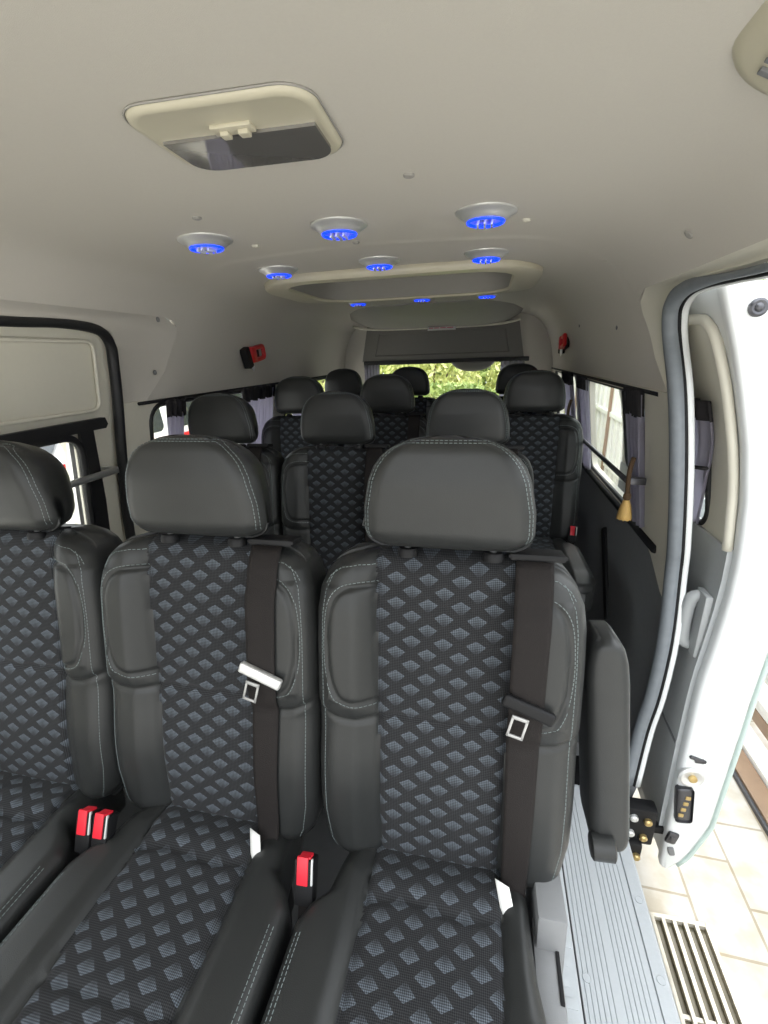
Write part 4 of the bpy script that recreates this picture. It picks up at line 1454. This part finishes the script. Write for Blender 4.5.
def gate():
    t = thing('sliding_gate', 'white sliding gate on a brown rail outside the open door', 'gate', (1.52, 3.6, GZ))
    Lg = 11.5
    bm = bmesh.new(); add_box(bm, (0, 1.5, 1.02), (.03, Lg, 1.50), .004)
    bmobj('panel', bm, M['gatewhite'], t)
    bm = bmesh.new()
    for zz in (.17, .62, 1.22, 1.78): add_box(bm, (-.03, 1.5, zz), (.05, Lg, .06), .006)
    bmobj('rail', bm, M['gatewhite'], t, angle=40)
    bm = bmesh.new()
    for k in range(46): add_box(bm, (-.03, -4.2 + k * .25, .95), (.03, .035, 1.6), .004)
    bmobj('slat', bm, M['gatewhite'], t, angle=40)
    bm = bmesh.new(); add_box(bm, (-.02, 1.5, .10), (.07, Lg, .07), .006)
    bmobj('bottom_rail', bm, M['brown'], t, angle=40)
    for k in range(5):
        bm = bmesh.new(); add_box(bm, (-.055, -2.0 + k * 2.2, .95), (.035, .035, 1.7), .004)
        bmobj('post', bm, M['brown'], t, angle=40)
    k2 = thing('gate_track', 'brown gate track beside a pale kerb on the paving', 'gate track', (1.30, 3.6, GZ))
    bm = bmesh.new(); add_box(bm, (0, 1.5, .015), (.09, Lg, .03), .006); bmobj('track', bm, M['brown'], k2, angle=40)
    bm = bmesh.new(); add_box(bm, (-.055, 1.5, .012), (.014, Lg, .024), .003); bmobj('track_edge', bm, M['darkmetal'], k2, angle=40)
    bm = bmesh.new(); add_box(bm, (.10, 1.5, .025), (.10, Lg, .05), .008); bmobj('kerb', bm, M['gatewhite'], k2, angle=40)
gate()

def bush(x, y, w, d, h, lab, mat, n, size=.07, zb=None, grp='bushes behind the van'):
    t = thing('bush', lab, 'bush', (x, y, GZ if zb is None else zb), grp)
    vs, fs = [], []
    rnd = random.Random(int(abs(x * 31 + y * 7) * 100))
    for _ in range(n):
        a = rnd.uniform(0, 2 * PI); r = math.sqrt(rnd.random()); zz = rnd.random()
        k = math.sqrt(max(0, 1 - (max(zz - .45, 0) / .56) ** 2))
        rad = .55 + .45 * r if rnd.random() < .7 else r
        p = Vector((math.cos(a) * rad * w * k / 2, math.sin(a) * rad * d * k / 2, .05 + zz * h))
        ax = Vector((rnd.gauss(0, 1), rnd.gauss(0, 1), rnd.gauss(0, .6))).normalized()
        bx = ax.orthogonal().normalized(); bx.rotate(Matrix.Rotation(rnd.uniform(0, 6.28), 3, ax))
        s = size * rnd.uniform(.6, 1.3)
        b2 = ax.cross(bx)
        o = len(vs)
        vs += [p - bx * s, p + b2 * s * .4 + ax * s * .1, p + bx * s, p - b2 * s * .4 + ax * s * .1]
        fs.append((o, o + 1, o + 2, o + 3))
    mesh('foliage', vs, fs, mat, t, False)
    vs, fs = [], []
    for k in range(5):
        a = k * 1.3; v, f = tube_geo([Vector((0, 0, 0)), Vector((math.cos(a) * w * .12, math.sin(a) * d * .12, h * .4)), Vector((math.cos(a) * w * .25, math.sin(a) * d * .25, h * .85))], [.03, .02, .006], 6)
        o = len(vs); vs += v; fs += [tuple(i + o for i in q) for q in f]
    mesh('stem', vs, fs, M['stem'], t)
bush(-2.55, 6.6, 1.6, 1.4, 2.5, 'yellow-green bush behind the left end of the rear window', M['leafy'], 9000, .05)
bush(-.85, 6.7, 1.6, 1.4, 2.7, 'pale yellow-green bush at the middle of the rear window', M['leafy'], 10000, .05)
bush(.55, 7.1, 1.15, 1.2, 2.6, 'green and yellow bush behind the right end of the rear window', M['leafy'], 9000, .05)
bush(-.4, 5.3, 2.2, .8, 1.6, 'low green bush close behind the rear window', M['leafg'], 4200, .05)
bush(-1.4, 9.6, 4.8, 2.2, 3.6, 'tall green hedge farthest behind the van, beyond the other bushes', M['leafg'], 14000, .10)
bush(2.9, 5.0, 1.5, 1.5, 3.3, 'green bush behind the white gate, at the photo\'s top right corner', M['leafg'], 3000)

def parked_van():
    t = thing('parked_van', 'white parked van with a red stripe outside the left windows', 'van', (-4.6, 5.0, GZ))
    # body loft: side profile (y, z) extruded in x with tumblehome
    prof = [(-2.3, .35), (-2.35, .75), (-2.25, .98), (-1.65, 1.15), (-1.1, 1.85), (-.8, 2.0), (2.2, 2.02), (2.35, 1.85), (2.4, .9), (2.38, .35)]
    prof = smooth_curve([Vector((0, y, z)) for y, z in prof], 4)
    vs, fs = [], []
    xs = [(-.84, 1), (-.80, 1), (.80, 1), (.84, 1)]
    for sx, ins in ((-.86, .95), (-.82, 1), (.82, 1), (.86, .95)):
        for p in prof:
            tt = max(p.z - 1.0, 0) * .10
            y = p.y * (ins + (1 - ins) * .7); z = 1.1 + (p.z - 1.1) * (ins + (1 - ins) * .6)
            vs.append((sx - math.copysign(tt, sx), y, z))
    n = len(prof)
    for i in range(3):
        for k in range(n): l = (k + 1) % n; fs.append((i * n + k, i * n + l, (i + 1) * n + l, (i + 1) * n + k))
    fs.append(tuple(range(n))[::-1]); fs.append(tuple(range(3 * n, 4 * n)))
    bo = mesh('body', vs, fs, M['carwhite'], t); bo.data.set_sharp_from_angle(angle=math.radians(35))
    for (a, b_) in ((-1.05, -.25), (-.12, .95), (1.08, 2.1)):
        rr = rrect(a, b_, 1.22, 1.76, .08, 5)
        bm = bmesh.new(); bm.faces.new([bm.verts.new((.862 - max(z - 1.0, 0) * .10 + .004, y, z)) for y, z in rr])
        bmobj('side_window', bm, M['carglass'], t)
    bm = bmesh.new()
    w = [bm.verts.new(p) for p in ((-.68, -1.62, 1.19), (.68, -1.62, 1.19), (.60, -1.12, 1.80), (-.60, -1.12, 1.80))]
    bm.faces.new(w)
    for v in bm.verts: v.co.y -= .03
    bmobj('windscreen', bm, M['carglass'], t)
    bm = bmesh.new(); add_box(bm, (.866, .1, 1.10), (.008, 4.2, .09), 0); bmobj('stripe', bm, M['carred'], t)
    bm = bmesh.new(); add_box(bm, (0, -2.36, .55), (1.66, .12, .22), .03); bmobj('bumper', bm, M['greyplastic'], t, angle=40)
    RX = Matrix.Rotation(PI / 2, 3, 'Y')
    for sx in (-.76, .76):
        for y in (-1.5, 1.55):
            lathe('wheel', [(.18, -.1), (.32, -.1), (.335, -.07), (.335, .07), (.32, .1), (.18, .1), (.16, .085), (.02, .09)], M['tyre'], t, 28, (sx, y, .335), RX if sx > 0 else RX @ Matrix.Rotation(PI, 3, 'X'))
parked_van()

# ------------------------------------------------------------------ light, world, camera
w = bpy.data.worlds.new('World'); scene.world = w; w.use_nodes = True
nt = w.node_tree; bg = nt.nodes['Background']
bg.inputs['Color'].default_value = (.93, .97, 1.0, 1)
# overcast sky: three times brighter overhead than at the horizon
gn = nd(nt, 'ShaderNodeTexCoord'); sx = nd(nt, 'ShaderNodeSeparateXYZ'); nt.links.new(gn.outputs['Generated'], sx.inputs[0])
zz = mathn(nt, 'MAXIMUM', sx.outputs[2], 0.0)
nt.links.new(mathn(nt, 'MULTIPLY', mathn(nt, 'ADD', mathn(nt, 'MULTIPLY', zz, 2.0), 1.0), 1.35), bg.inputs['Strength'])
sun = bpy.data.lights.new('sun', 'SUN'); so = bpy.data.objects.new('sun', sun); COL.objects.link(so)
sun.energy = 1.5; sun.angle = math.radians(12); sun.color = (1, .96, .88)
so.rotation_euler = (math.radians(-38), math.radians(14), 0)

cam = bpy.data.cameras.new('camera'); co = bpy.data.objects.new('camera', cam); COL.objects.link(co)
cam.sensor_fit = 'AUTO'; cam.sensor_width = 36; cam.lens = 450 / 1024 * 36
cam.clip_start = .02; cam.clip_end = 200
Mc = ((0.9765434, 0.21277016, -0.03304302), (0.03937608, -0.32733871, -0.94408627), (-0.21168965, 0.92064012, -0.32803851))
R = Matrix((Mc[0], [-a for a in Mc[1]], [-a for a in Mc[2]])).transposed()
co.matrix_world = Matrix.Translation((0, 0, 1.33)) @ R.to_4x4()
scene.camera = co
scene.view_settings.view_transform = 'Standard'
scene.view_settings.look = 'None'
scene.view_settings.gamma = 1
scene.view_settings.use_curve_mapping = False
scene.view_settings.exposure = 0.56
